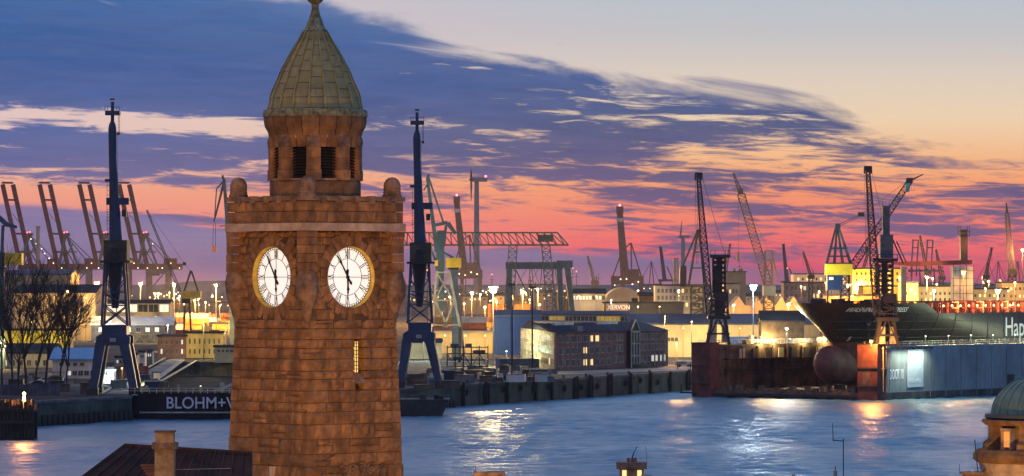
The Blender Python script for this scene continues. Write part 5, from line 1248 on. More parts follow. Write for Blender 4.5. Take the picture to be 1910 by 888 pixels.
# --- the brick office on the quay
C0, C1, C2 = WP(1036, 692, GZ), WP(1246, 683, GZ), WP(972, 677, GZ)
off = thing("office_building", "three storey brown brick office on the quay with white gabled entrance", "office building", C0)
u = (C1 - C0).normalized(); Lm = (C1 - C0).length; n = Vector((u.y, -u.x, 0)); n = n if n.y < 0 else -n
oh = 9.9; back = C2 - C0; C3 = u * Lm - n * 16
mb = MB(); q = [Vector((0, 0, 0)), u * Lm, C3, back]; mb.add([(p.x, p.y, 0) for p in q] + [(p.x, p.y, oh) for p in q], [(0, 3, 2, 1), (4, 5, 6, 7), (0, 1, 5, 4), (1, 2, 6, 5), (2, 3, 7, 6), (3, 0, 4, 7)]); mb.build("wall", M_brick, off)
rb = MB(); e0 = [n * .6 - u * .3, u * (Lm + .5) + n * .6, C3 + u * .5, back]; rt = [u * 4 - n * 7, u * (Lm - 4) - n * 7, u * (Lm - 4) - n * 8.6, back + u * 5]
rb.add([(p.x, p.y, oh + .01) for p in e0] + [(p.x, p.y, oh + 2.5) for p in rt], [(0, 3, 2, 1), (4, 5, 6, 7), (0, 1, 5, 4), (1, 2, 6, 5), (2, 3, 7, 6), (3, 0, 4, 7)]); rf = rb.build("roof", M("navy_roofing", (.016, .022, .045), .95, var=.3, scale=.1, spec=.06), off)
for t0, ln in ((.15, .16), (.52, .18)): mb = MB(); c = u * (Lm * t0) - n * 6 + Vector((0, 0, oh + 2.2)); mb.beam(c, c + u * Lm * ln, 1.4, 1.0); mb.build("rooflight", M_lgrey, rf)
mb = MB(); c = u * (Lm * .2) - n * 1.5 + Vector((0, 0, oh + .9)); mb.beam(c, c + u * 3.5, 2.2, 1.6); mb.build("dormer", M_grey, rf)
lit = {(2, 1), (2, 0), (3, 0), (3, 2)}
xs = [Lm * (.02 + .052 * i) for i in range(9)]
windows(off, Vector((0, 0, 0)), u, n, [x + .6 for x in xs], [1.2, 4.4, 7.5], 2.2, 1.55, lambda i, j: M_glow if (i, j) in {(4, 0), (5, 0), (4, 1), (6, 2), (5, 2)} else M_glass)
xs = [Lm * (.70 + .036 * i) for i in range(8)]
windows(off, Vector((0, 0, 0)), u, n, xs, [1.6, 4.7, 7.6], 1.5, 1.6, lambda i, j: M_glow2 if (i, j) in {(4, 0), (5, 0), (6, 0), (7, 0)} else M_glass)
xs = [Lm * (.505 + .03 * i) for i in range(3)]
windows(off, Vector((0, 0, 0)), u, n, xs, [1.6, 4.7, 7.6], 1.3, 1.6, dark)
for i in range(24):                                  # brick piers between the bays
    x = Lm * (i / 24); 
    if .58 < i / 24 < .7: continue
    mb = MB(); c = u * x + n * .02; mb.beam(c, c + Vector((0, 0, oh - .4)), .5); mb.build("brick_pier", M("pale_brick", (.24, .15, .13), .9, var=.2), off)
# entrance bay
g0 = u * (Lm * .615) + n * .3; ge = thing; mb = MB(); gw = Lm * .075
poly = [(0, 0), (gw, 0), (gw, oh + .3), (gw / 2, oh + 3.2), (0, oh + .3)]
mb.prism(poly, g0, u, (0, 0, 1), n * 1.2); ent = mb.build("entrance_bay", M_glass, off)
for a, b in (((0, 0), (0, oh + .3)), ((gw, 0), (gw, oh + .3)), ((0, oh + .3), (gw / 2, oh + 3.2)), ((gw / 2, oh + 3.2), (gw, oh + .3)), ((0, 3.3), (gw, 3.3)), ((0, 6.6), (gw, 6.6)), ((0, oh), (gw, oh)), ((gw * .33, 0), (gw * .33, oh)), ((gw * .66, 0), (gw * .66, oh))):
    fb = MB(); P0 = g0 + n * 1.3 + u * a[0] + Vector((0, 0, a[1])); P1 = g0 + n * 1.3 + u * b[0] + Vector((0, 0, b[1])); fb.beam(P0, P1, .35); fb.build("bay_frame", M_lgrey, ent)
for i in range(5): mb = MB(); c = g0 + u * (i * .2) + n * (1.8 + i * .9); mb.beam(c, c + u * gw * 1.2, 1.0, 2 * (1.0 - i * .18)); mb.build("entrance_step", M_conc, off)
# pale side wing face
ub = back.normalized(); nb = Vector((ub.y, -ub.x, 0)); nb = nb if nb.x < 0 else -nb
mb = MB(); mb.add([tuple(v) for v in (nb * .1, back + nb * .1, back + nb * .1 + Vector((0, 0, oh + .2)), nb * .1 + Vector((0, 0, oh + .2)), nb * -.1, back - nb * .1, back - nb * .1 + Vector((0, 0, oh + .2)), nb * -.1 + Vector((0, 0, oh + .2)))], [(0, 1, 2, 3), (7, 6, 5, 4), (0, 4, 5, 1), (3, 2, 6, 7), (1, 5, 6, 2), (0, 3, 7, 4)]); mb.build("side_facade", M_pale, off)
Lb = back.length; windows(off, nb * .1, ub, nb, [Lb * (.02 + .052 * i) for i in range(19)], [1.4, 4.4, 7.4], Lb * .034, 1.7, litp(.04), frame=True)
for i in range(20): mb = MB(); c = ub * (Lb * (.008 + .052 * i)) + nb * .14; mb.beam(c, c + Vector((0, 0, oh + .2)), .14); mb.build("facade_rib", M_pale, off)
mb = MB(); 
strip("quay_road", [WP(1000, 700, GZ), WP(1300, 690, GZ), WP(1300, 684, GZ), WP(1036, 693, GZ), WP(940, 672, GZ), WP(915, 676, GZ)], GZ + .012, M_road)
# --- halls in the middle distance
h = hall("warehouse", "blue corrugated warehouse with a low gable beside the brick office", 922, 1009, 590, 1372, 40, M_bluewall, M_broof, 1.6, rib=.8); 
h = hall("warehouse", "long ochre shed with rusty lit strip behind the office roof", 1009, 1172, 588, 1420, 30, M_ochre, M_broof, 1.0); hwin(h, 11, .0, 1, 590, 604, litp(.25, M("dim_lit_panel", (.5, .35, .05), .6, var=.6, scale=.2, emit=(1, .6, .1), estr=.25)), .9)
h = hall("warehouse", "low cream flat-roofed building beside the blue corrugated warehouse", 806, 921, 622, 1400, 30, M_cream, M_pale, 0)
h = hall("warehouse", "cream side building with a teal base below the steel lattice legs", 760, 822, 640, 1300, 20, M_cream, M_droof, 1.0)
h = hall("sign_hall", "dark slate hall carrying a white lettered sign on its wall", 1127, 1275, 566, 1750, 30, M("slate_cladding", (.03, .034, .042), .7, var=.25), M_droof, 0, cat="hall")
zc = ZZ(577, 1750) - GZ; text_mesh("XERVON", 2.5, .05, "lettering", M_sign, h["o"], front(h["u"] * .0 + Vector((XX(1133, 1750) - XX(1127, 1750), -.08, zc)) , 0), squeeze=.92, bold=.04)
mb = MB(); mb.box(.6, XX(1172, 1750) - XX(1127, 1750), -.06, -.02, zc - .6, zc + 2.6); mb.build("sign_board", M("sign_board_brown", (.22, .15, .10), .6, var=.1, emit=(1, .6, .3), estr=.06), h["o"])
h = hall("warehouse", "white shed with arched dark roof left of the lettered hall", 1066, 1130, 548, 1950, 30, M_white, M_droof, 2.0); hwin(h, 10, .02, .98, 552, 559, litp(.6, M_glow2), .7)
h = hall("warehouse", "long cream hall with wide blue-grey roof behind the floating dock", 1172, 1530, 606, 1330, 26, M_cream, M_broof, 3.0); hwin(h, 3, .2, .26, 630, 636, dark, .7); hwin(h, 1, .01, .03, 612, 640, dark, .9)
mb = MB(); a = h["L"]; mb.box(a * .52, a * .67, -.5, 0, .2, 6.4); mb.build("blue_door", M_bluewall, h["o"])
h = hall("office_building", "white office block with rows of dark windows behind the lattice jib", 1222, 1310, 533, 2000, 20, M_white, M_droof, 0); hwin(h, 11, .03, .97, 539, 546, litp(.08), .5); hwin(h, 11, .03, .97, 552, 559, litp(.08), .5); hwin(h, 11, .03, .97, 565, 572, litp(.1), .5)
h = hall("office_building", "pale grey block with few dark windows beside the lamp mast", 1350, 1380, 530, 2100, 20, M_pale, M_droof, 0); hwin(h, 4, .1, .9, 540, 547, litp(.1), .5)
h = hall("plant_building", "dark square plant building with rooftop units behind the dock crane", 1346, 1391, 508, 2300, 30, M("slate_blue_cladding", (.06, .075, .09), .7, var=.2), M_droof, 0)
for i in (.1, .5, .8): mb = MB(); mb.box(h["L"] * i, h["L"] * (i + .1), 6, 10, h["h"] + .6, h["h"] + 2.2); mb.build("roof_unit", M_grey, h["o"])
# white tent hall (barrel roof)
s = Site("tent_hall", "pale barrel roofed tent hall below the brown container crane", "hall", 1162, 2100)
mb = MB(); a, b = s.L(1128, 566), s.L(1198, 566); hgt = 30 * s.k; pts = [(a.x, 0)] + [(a.x + (b.x - a.x) * (1 - math.cos(math.pi * i / 16)) / 2, a.z + hgt * math.sin(math.pi * i / 16)) for i in range(17)] + [(b.x, 0)]
mb.prism(pts, (0, 0, 0), (1, 0, 0), (0, 0, 1), (0, 40, 0)); s.part("tent_shell", mb, M_cream)
s.bx("tent_door", M_droof, 1178, 1192, 556, 580, -.3, 0)
h = hall("warehouse", "slanted ochre lean-to shed beside the tent hall", 1192, 1224, 552, 2050, 20, M_ochre, M_droof, 1.5)
# cream sawtooth hall
s = Site("sawtooth_hall", "cream hall with sawtooth gables lit orange behind the dock", "hall", 1420, 1560); mb = MB(); zb_ = (s.pyb - 578) * s.k
pts = [(s.L(1345, 0).x, 0), (s.L(1345, 0).x, zb_)]
for x0, y0 in ((1345, 572), (1362, 572), (1378, 553), (1390, 570), (1402, 570), (1413, 553), (1421, 569), (1430, 553), (1446, 570), (1458, 553), (1468, 572), (1480, 553), (1494, 572), (1512, 574), (1512, 580)): v = s.L(x0, y0); pts.append((v.x, v.z))
pts.append((s.L(1512, 0).x, 0)); mb.prism(pts, (0, 0, 0), (1, 0, 0), (0, 0, 1), (0, 25, 0)); s.part("wall", mb, M("apricot_render", (.58, .42, .24), .85, var=.12, scale=.1))
h = hall("office_building", "grey brick block with dark windows beside the sawtooth hall", 1462, 1540, 528, 2100, 20, M("grey_brick", (.16, .14, .15), .9, var=.25), M_droof, 0); hwin(h, 9, .03, .97, 534, 541, litp(.12, M_glow2), .5); hwin(h, 9, .03, .97, 548, 555, litp(.15), .5)
h = hall("shed", "low timber pitched shed roof behind the dock lamps", 1420, 1500, 600, 1290, 14, M_wood, M_droof, 3.0, cat="shed")
# halls behind the ship, floodlit yellow and orange
for (x0, x1, yt, Y, m, rows, lab) in (
    (1480, 1600, 512, 2500, M_white, (518, 530), "white block with flat roof behind the yellow cabbed crane"),
    (1590, 1690, 502, 1750, M("sulphur_cladding", (.60, .48, .08), .7, var=.2, scale=.1), (508, 520), "sulphur yellow hall behind the grey dock crane mast"),
    (1545, 1650, 552, 1500, M_orange, (), "orange clad shed directly behind the black bow"),
    (1688, 1712, 528, 1450, M("bright_yellow_render", (.70, .52, .06), .7, var=.12), (545,), "narrow bright yellow stair block beside the lit quay shed"),
    (1712, 1778, 535, 1480, M_cream, (545, 556), "cream quay shed between stair block and wrapped pier"),
    (1812, 1880, 540, 1600, M_cream, (549, 560), "pale green lit shed right of the wrapped pier"),
    (1870, 1960, 528, 1800, M_beige, (536, 550), "beige warehouse at the far end of the quay"),
    (1610, 1690, 535, 1600, M_ochre, (), "ochre shed with dark emblem panel behind the ship")):
    h = hall("warehouse", lab, x0, x1, yt, Y, 25, m, M_droof, 0)
    for r_ in rows: hwin(h, max(3, int((x1 - x0) / 9)), .04, .96, r_, r_ + 5, litp(.35), .4, frame=False)
h["n"]
mb = MB()
# far low skyline
FS = []
x = 440
random.seed(21)
while x < 1930:
    wd = random.uniform(18, 55); Y = random.uniform(2600, 3600); yt = random.uniform(543, 556) if x > 760 else random.uniform(545, 560)
    if x + wd > 420:
        h = hall("harbour_shed", "low distant shed on the far shore " + ("behind the teal crane" if x < 930 else "under the lattice gantry" if x < 1080 else "behind the lettered hall" if x < 1300 else "behind the sawtooth hall" if x < 1500 else "behind the container ship"), x, x + wd, yt, Y, 30, random.choice((M_beige, M_grey, M_ochre, M_cream, M_brick)), M_droof, random.choice((0, 2.0)), group="distant sheds along the far shore")
        hwin(h, max(2, int(wd / 8)), .05, .95, yt + 3, yt + 6, litp(.4), .4, frame=False)
    x += wd + random.uniform(-4, 14)
x = 262
while x < 440:
    wd = random.uniform(20, 40); Y = random.uniform(3000, 3800)
    hall("harbour_shed", "low distant shed behind the orange container yard", x, x + wd, random.uniform(556, 566), Y, 30, random.choice((M_beige, M_orange, M_ochre)), M_droof, 0, group="distant sheds along the far shore"); x += wd + 6
# a far wooded rise closes the horizon
mb = MB(); vs = []; n = 90
for i in range(n + 1):
    X = -3500 + 7000 * i / n; hgt = 14 + 16 * abs(math.sin(i * .37) * math.sin(i * .11 + 1)) + random.uniform(0, 5); vs += [(X, 9000, 0), (X, 9300, hgt), (X, 9900, 0)]
mb.add(vs, [f for i in range(n) for f in ((3 * i, 3 * i + 3, 3 * i + 4, 3 * i + 1), (3 * i + 1, 3 * i + 4, 3 * i + 5, 3 * i + 2))]); o = mb.build("hills", M("far_woodland", (.03, .035, .04), .9, var=.3, scale=.02)); o["kind"] = "structure"
# ------------------------------------------------------------------ containers in the orange lit yard
CM = [M_orange, M("container_red", (.33, .05, .03), .6, var=.2), M("container_ochre", (.5, .28, .05), .6, var=.2), M("container_rust", (.22, .09, .04), .7, var=.3), M("container_white", (.6, .58, .5), .6, var=.15), M("container_blue", (.04, .08, .2), .6, var=.2)]
def container_mesh(L_=12.2):
    b = MB(); b.box(-L_ / 2, L_ / 2, -1.2, 1.2, 0, 2.55)
    for i in range(10): x_ = -L_ / 2 + .6 + i * (L_ - 1.2) / 9; b.box(x_ - .12, x_ + .12, -1.26, -1.2, .25, 2.3)
    for z in (0, 2.4): b.box(-L_ / 2 - .02, L_ / 2 + .02, -1.28, -1.2, z, z + .17)
    return b
CME = []
for m in CM: o_ = container_mesh().build("shipping_container", m); CME.append(o_.data); bpy.data.objects.remove(o_)
def container(px, Y, lvl, ci, lab, grp, rz=0.0, z=GZ):
    o = bpy.data.objects.new("shipping_container", CME[ci]); col.objects.link(o); o.location = (XX(px, Y), Y, z + lvl * 2.6); o.rotation_euler.z = rz
    tag(o, lab, "container", grp); return o
CN = ["orange", "dark red", "ochre", "rust brown", "white", "dark blue"]
random.seed(5)
for (x0, x1, Y, mx) in ((266, 440, 2100, 3), (266, 440, 2500, 5), (270, 436, 1850, 2), (890, 1000, 2500, 4), (830, 930, 1900, 3), (900, 990, 2200, 3)):
    x = x0
    while x < x1:
        st = random.randint(1, mx)
        for l in range(st):
            ci = random.choice((0, 0, 1, 2, 2, 3, 4)); container(x, Y + random.uniform(-1, 1), l, ci, "%s shipping container stacked in the sodium lit yard %s" % (CN[ci], "behind the brick warehouses" if x0 < 500 else "behind the blue warehouse"), "containers stacked in the lit yards")
        x += 12.4 / Y * FOC + random.choice((0, 0, 6))
container(965, 1165, 0, 5, "dark blue shipping container standing alone near the lamp masts", None, .5)
container(1045, 1600, 0, 1, "dark red container beside the lattice leg", None, .1)
for i, (x, Y) in enumerate(((222, 1050), (230, 1062))): container(x, Y, 0, 1 if i else 3, ["rust brown container under the portal crane arch", "dark red container under the portal crane arch"][i], None, .3)
# ------------------------------------------------------------------ scaffold rack, tanks, crates on the quay
s = Site("scaffold_rack", "dark steel storage scaffold rack on the quay by the second portal crane", "scaffold", 872, 1100)
for x in (834, 849, 864, 879, 894, 910):
    for d0 in (0, 4): s.pole("post", M_steel, (x, s.pyb, d0), (x, 645, d0), 1.8)
for y in (648, 660, 672, 684):
    for d0 in (0, 4): s.pole("rail", M_steel, (834, y, d0), (910, y, d0), 1.5)
for i, x in enumerate((834, 849, 864, 879, 894)):
    s.pole("brace", M_steel, (x, 684 if i % 2 else 660, 0), (x + 15, 660 if i % 2 else 684, 0), 1.1)
for y, x0, x1 in ((646, 840, 856), (646, 868, 880), (658, 882, 905), (670, 845, 862)): s.bx("stored_crate", M_grey, x0, x1, y - 5, y + 1, .5, 3.5)
s = Site("storage_tank", "rusty pink horizontal storage tank lying on the quay", "tank", 843, 1030)
mb = MB(); mb.tube(s.L(820, 702), s.L(862, 702), 7 * s.k, None, 16); s.part("shell", mb, M("faded_pink_paint", (.30, .18, .16), .7, var=.3), True)
for x in (828, 854): s.bx("cradle", M_steel, x - 2, x + 2, 703, s.pyb, -1, 1)
random.seed(12)
cr_lab = "weathered equipment crate in the clutter along the quay edge"
def crate(px, py, w_, hgt, mat):
    cr_lab = 'weathered equipment crate ' + ('among the bare trees' if px < 176 else 'beside the rails by the navy portal crane' if px < 320 else 'under the second portal crane' if px < 850 else 'on the quay before the brick office')
    Y = YG(py); o = thing("equipment_crate", cr_lab, "crate", (XX(px, Y), Y, GZ), random.uniform(-.5, .5), "crates cluttering the quay edge")
    b = MB(); b.box(-w_ / 2, w_ / 2, -w_ * .35, w_ * .35, .12, hgt); b.build("body", mat, o)
    b = MB(); b.box(-w_ / 2 - .06, w_ / 2 + .06, -w_ * .35 - .06, w_ * .35 + .06, hgt, hgt + .1); b.build("lid", M_steel, o)
    b = MB(); b.box(-w_ / 2 + .1, -w_ / 2 + .3, -w_ * .35, w_ * .35, 0, .12); b.box(w_ / 2 - .3, w_ / 2 - .1, -w_ * .35, w_ * .35, 0, .12); b.build("skid", M_wood, o)
cols_ = (M_steel, M_grey, M_wood, M_white, M_navy, M_pale, M_rust)
for i in range(46): crate(random.uniform(850, 1030), random.uniform(694, 715), random.uniform(1.2, 4.5), random.uniform(.7, 2.2), random.choice(cols_))
for i in range(26): crate(random.uniform(195, 300), random.uniform(690, 732), random.uniform(1.0, 3.2), random.uniform(.7, 2.2), random.choice(cols_))
for i in range(22): crate(random.uniform(752, 850), random.uniform(700, 728), random.uniform(1.2, 4.5), random.uniform(.8, 2.6), random.choice(cols_))
for i in range(18): crate(random.uniform(20, 175), random.uniform(706, 735), random.uniform(1.2, 3.5), random.uniform(.8, 2.2), random.choice(cols_))
# parked cars near the trees and by the office
def car(px, py, rz, mat, lab):
    Y = YG(py); o = thing("parked_car", lab, "car", (XX(px, Y), Y, GZ), rz)
    b = MB(); b.prism([(-2.1, .35), (2.1, .35), (2.15, .8), (1.3, .95), (-1.9, 1.0), (-2.15, .8)], (0, -.85, 0), (1, 0, 0), (0, 0, 1), (0, 1.7, 0)); b.build("body", mat, o)
    b = MB(); b.prism([(1.0, .95), (.4, 1.45), (-1.2, 1.45), (-1.8, .98)], (0, -.78, 0), (1, 0, 0), (0, 0, 1), (0, 1.56, 0)); b.build("cabin_glass", M_glass, o)
    b = MB(); b.box(-1.15, .38, -.74, .74, 1.44, 1.5); b.build("car_roof", mat, o)
    for x in (-1.3, 1.3):
        for y in (-.8, .8): b = MB(); b.tube((x, y - .1, .33), (x, y + .1, .33), .33, None, 12); b.build("wheel", M_steel, o)
car(88, 716, .3, M_white, "white car parked behind the bare trees"); car(106, 712, .1, M_grey, "grey car parked beside the white shed"); car(70, 722, .6, M_navy, "dark blue car parked under the bare trees"); car(290, 660, .8, M_white, "white van-sized car parked by the cabins near the brick warehouse"); car(1275, 684, .2, M_lgrey, "pale car parked at the end of the brick office")
# dark quayside shelter and bollards right of office
s = Site("quay_shelter", "small pale canopy shelter on posts between office and dock", "shelter", 1273, 1150)
s.bx("canopy", M_white, 1262, 1290, 672, 675, -3, 3)
for x in (1264, 1288): s.pole("post", M_steel, (x, s.pyb), (x, 675), 1.4)
# fence along the left quay
s = Site("quay_fence", "blue-grey panel fence along the quay under the bare trees", "fence", 50, 880)
for i in range(16):
    x0 = -10 + i * 7.6; s.bx("fence_panel", M("fence_blue_grey", (.05, .065, .09), .7, var=.3), x0, x0 + 7.3, s.pyb - 21, s.pyb - 1, 0, .12); s.pole("fence_post", M_steel, (x0 - .1, s.pyb, -.1), (x0 - .1, s.pyb - 22, -.1), .8)
# mooring dolphin
s = Site("mooring_dolphin", "cluster of dark timber piles with glowing orange lamp on a white post", "mooring dolphin", 30, 770, None, -2.0)
for i in range(24):
    x = -12 + (i % 12) * 6.6; mb = MB(); mb.tube(s.L(x, s.pyb, (i // 12) * 5), s.L(x + random.uniform(-.6, .6), 748 + random.uniform(-4, 8), (i // 12) * 5), .34, .30, 8); s.part("pile", mb, M_pile, True)
s.bx("deck", M_pile, -20, 64, 762, 768, -.6, 5.6); s.bx("waling", M_pile, -20, 62, 785, 790, -.9, -.5); s.bx("lamp_post_base", M_white, 40.5, 46.5, 740, 762, 1, 1.6)
s.bulb(43.5, 735, 1.3, (1, .35, .08), 3.2, 14); lamp(s.o, s.L(43.5, 733, .2), 500, (1, .35, .08), .3)
# ------------------------------------------------------------------ bare trees
def bare_tree(seed, Ht):
    r = random.Random(seed); tr = MB(); cr = MB()
    def grow(p, d_, L_, rad, lv):
        seg = 3 if lv < 2 else 2; q = p
        for i in range(seg):
            d_ = (d_ + Vector((r.uniform(-.12, .12), r.uniform(-.12, .12), r.uniform(0, .10)))).normalized(); q2 = q + d_ * (L_ / seg); r1 = rad * (1 - .28 * (i + 1) / seg)
            (tr if lv == 0 else cr).tube(q, q2, rad * (1 - .28 * i / seg), r1, 5 if lv < 2 else 3, False); q = q2
        if lv >= 5: return
        nb_ = (5 if lv == 0 else r.randint(3, 4)) if lv < 4 else 3
        for k in range(nb_):
            a = r.uniform(0, 2 * math.pi); sp = r.uniform(.22, .62) if lv else r.uniform(.12, .5); up = d_
            sv = up.cross(Vector((math.cos(a), math.sin(a), .3))).normalized(); nd = (up + sv * sp).normalized()
            t_ = r.uniform(.45, 1.0) if k else 1.0; st = p.lerp(q, t_)
            grow(st, nd, L_ * r.uniform(.55, .80), max(.028, rad * .64), lv + 1)
    grow(Vector((0, 0, 0)), Vector((r.uniform(-.05, .05), 0, 1)), Ht * .30, Ht * .0075, 0)
    return tr, cr
M_bark = M("winter_bark", (.020, .017, .016), .95, var=.3)
TM = []
for sd in (3, 11, 19, 27):
    tr, cr = bare_tree(sd, 36.0); a = tr.build("trunk", M_bark); b = cr.build("crown", M_bark); TM.append((a.data, b.data)); bpy.data.objects.remove(a); bpy.data.objects.remove(b)
tree_labs = ["bare winter tree at the fence end near the teal crane column", "slim bare winter tree over the blue-grey fence", "tall bare winter tree with upright forked boughs over the fence", "bare winter tree rising before the yellow lit hall", "dense bare winter tree beside the parked cars", "bare winter tree close to the white blue-roofed shed", "leaning bare winter tree with long side boughs", "small bare winter tree behind the dolphin lamp"]
for i, (px, py, sz, v) in enumerate(((4, 722, .96, 0), (24, 730, .92, 1), (48, 726, 1.05, 2), (66, 718, .92, 3), (84, 726, 1.04, 1), (112, 720, .90, 0), (124, 728, .82, 2), (36, 734, .70, 3))):
    Y = YG(py); o = thing("bare_tree", tree_labs[i], "tree", (XX(px, Y), Y, GZ), random.uniform(0, 6.28), "bare trees on the left quay"); o.scale = (sz, sz, sz)
    for nm, me in zip(("trunk", "crown"), TM[v]): c = bpy.data.objects.new(nm, me); col.objects.link(c); c.parent = o
# ------------------------------------------------------------------ lamps of the port
LM = "dark slender lamp mast standing behind the brick office quay"
lamp_post("tall mast with dazzling warm floodlight beside the blue corrugated warehouse", 920, 541, 1190, (1, .74, .32), 9000, 7.0, 60, pole_px=2.2)
lamp_post("tall mast with dazzling cool white floodlight behind the floating dock", 1405, 537, 1240, (.78, .96, 1), 5000, 5.5, 60, pole_px=2.2)
for px, py, Y, c, wt, r_, lab in (
    (127, 543, 1684, WARM, 450, 4.0, "wall mast with warm star bright lamp before the beige hall"), (142, 561, 1690, WARM, 1500, 2.0, "small warm lamp on the beige hall front"),
    (181, 530, 2500, SODIUM, 26000, 5, "sodium lamp mast behind the workshop roof"), (262, 530, 2500, SODIUM, 26000, 4, "sodium lamp mast right of the portal crane tower"),
    (325, 531, 2050, SODIUM, 42000, 3, "sodium lamp mast in the container yard near the derrick"), (403, 533, 2050, SODIUM, 42000, 3, "sodium lamp mast in the container yard near the tower"),
    (365, 545, 2700, SODIUM, 50000, 2.2, "far sodium lamp mast deep in the container yard"), (295, 548, 2700, SODIUM, 40000, 2.2, "far sodium lamp mast behind the workshop gable"),
    (256, 719, 925, (.95, 1, .45), 60, 2.4, "low greenish lamp at the corner of the gate barge"), (313, 720, 960, (.9, 1, .5), 25, 1.6, "small greenish lamp on the dry dock rim"), (374, 720, 960, (.9, 1, .5), 25, 1.8, "small greenish lamp at the dry dock wall"),
    (313, 607, 1660, WHITE, 700, 2.2, "white lamp at the lower workshop corner"), (866, 728, 985, WARM, 500, 2.6, "bright low lamp at the quay corner by the pontoon"),
    (880, 547, 2300, SODIUM, 30000, 3.2, "sodium lamp mast beyond the teal crane legs"), (845, 534, 2400, SODIUM, 24000, 2.4, "sodium double lamp mast behind the teal crane"), (975, 545, 2300, SODIUM, 30000, 2.4, "sodium lamp mast under the goliath gantry"), (1003, 540, 2600, SODIUM, 30000, 2.4, "far sodium lamp mast behind the goliath gantry"),
    (1266, 543, 1960, WARM, 3500, 3, "warm lamp in front of the white office block"), (1368, 570, 1500, SODIUM, 3500, 3.2, "sodium lamp on the sawtooth hall front by the dock crane"), (1470, 568, 1500, SODIUM, 4500, 3.4, "sodium lamp on the sawtooth hall front near the ship"),
    (1583, 533, 1480, WARM, 9000, 4.2, "warm lamp mast beside the yellow cabbed crane legs"), (1679, 519, 1680, SODIUM, 14000, 3.6, "sodium lamp mast beside the sulphur yellow hall"), (1729, 518, 1440, WARM, 8000, 3.0, "warm lamp mast above the cream quay shed"), (1742, 543, 1420, COOL, 2500, 2.8, "cool white lamp on the cream quay shed"),
    (1661, 530, 1420, WARM, 1800, 2.4, "warm lamp mast hidden by the dock crane column"), (1797, 509, 1330, SODIUM, 2200, 5.0, "glaring sodium floodlight on the wrapped pier"), (1861, 544, 1500, WARM, 11000, 5.0, "star bright warm lamp before the pale green shed"), (1891, 567, 1400, SODIUM, 4000, 3.4, "sodium lamp near the lashing bridges"), (1907, 467, 1900, SODIUM, 6000, 3.2, "high sodium lamp at the far crane"),
    (215, 690, 985, COOL, 260, 1.6, "cool lamp on the white site cabin"), (228, 687, 1010, WARM, 260, 1.5, "warm lamp beside the white site cabin"), (205, 600, 1675, WHITE, 600, 2.0, "white lamp on the workshop behind the portal crane"),
    (945, 655, 1210, GREENISH, 260, 1.4, "greenish lamp lighting the pale office side"), (1000, 668, 1180, WARM, 200, 1.2, "low warm lamp by the pale office side"), (1262, 640, 1205, SODIUM, 1500, 2.2, "sodium lamp at the far end of the brick office"), (1290, 600, 1260, WARM, 700, 1.8, "warm lamp between office and dock crane"), (1240, 590, 1290, WARM, 2000, 1.4, "warm lamp before the long cream hall"),
    (1420, 640, 1290, WARM, 2500, 1.6, "warm lamp on the long cream hall behind the dock"), (60, 600, 1480, (1, .85, .2), 1300, 2.0, "yellow lamp before the yellow lit hall"), (10, 645, 1150, WARM, 900, 1.4, "warm lamp by the pale shed"), (380, 600, 1290, (1, .72, .2), 1500, 1.6, "amber lamp flooding the yellow brick house"), (790, 620, 1270, GREENISH, 1800, 1.4, "greenish lamp before the cream side building"), (860, 604, 1360, WARM, 2500, 1.4, "warm lamp on the low cream building"),
    (1590, 552, 1440, SODIUM, 2500, 2.0, "sodium lamp on the orange clad shed"), (1700, 540, 1420, (1, .8, .25), 900, 1.6, "amber lamp before the yellow stair block"), (1140, 560, 1720, WHITE, 1200, 1.4, "white lamp above the lettered sign")):
    lamp_post(lab, px, py, Y, c, wt, r_ * .8, 30)
for px, yt, Y in ((955, 530, 1160), (993, 535, 1140)):
    s = Site("lamp_mast", LM, "lamp mast", px, Y, "dark lamp masts by the brick office"); s.pole("pole", M_steel, (px, s.pyb), (px, yt), 3.2, 2.0); s.bx("lamp_bar", M_steel, px - 6, px + 6, yt - 1, yt + 3, -.4, .4)
random.seed(9)
rest = MB(); rest_poles = MB()
for i in range(260):
    px = random.choice((random.uniform(270, 435), random.uniform(800, 1130), random.uniform(1480, 1910), random.uniform(1100, 1910), random.uniform(0, 330))); Y = random.uniform(2200, 4200); py = random.uniform(540, 566) if px > 435 else random.uniform(545, 590)
    c = random.choice((SODIUM, SODIUM, WARM, WARM, WHITE, COOL))
    if i >= 140:
        c_ = P(px, py, Y); r = random.uniform(.8, 1.6) * Y / FOC; rest.lathe([(0.001, c_.z - r), (r, c_.z), (0.001, c_.z + r)], 6, (c_.x, c_.y)); rest_poles.beam((c_.x, c_.y + .3, GZ), (c_.x, c_.y + .3, c_.z), .2); continue
    s = Site("lamp_post", "tiny far lamp post twinkling in the port beyond", "lamp post", px, Y, "tiny far lamps of the port"); s.pole("pole", M_steel, (px, s.pyb), (px, py), .8); s.bulb(px, py, -.3, c, random.uniform(.8, 1.7), 4)
dl_ = thing("distant_lamps", "countless tiny warm lamps scattered across the far port", "lamps"); dl_["kind"] = "stuff"
rest.build("lamp_globes", bulb_mat((1, .60, .22), 4), dl_); rest_poles.build("lamp_poles", M_steel, dl_)
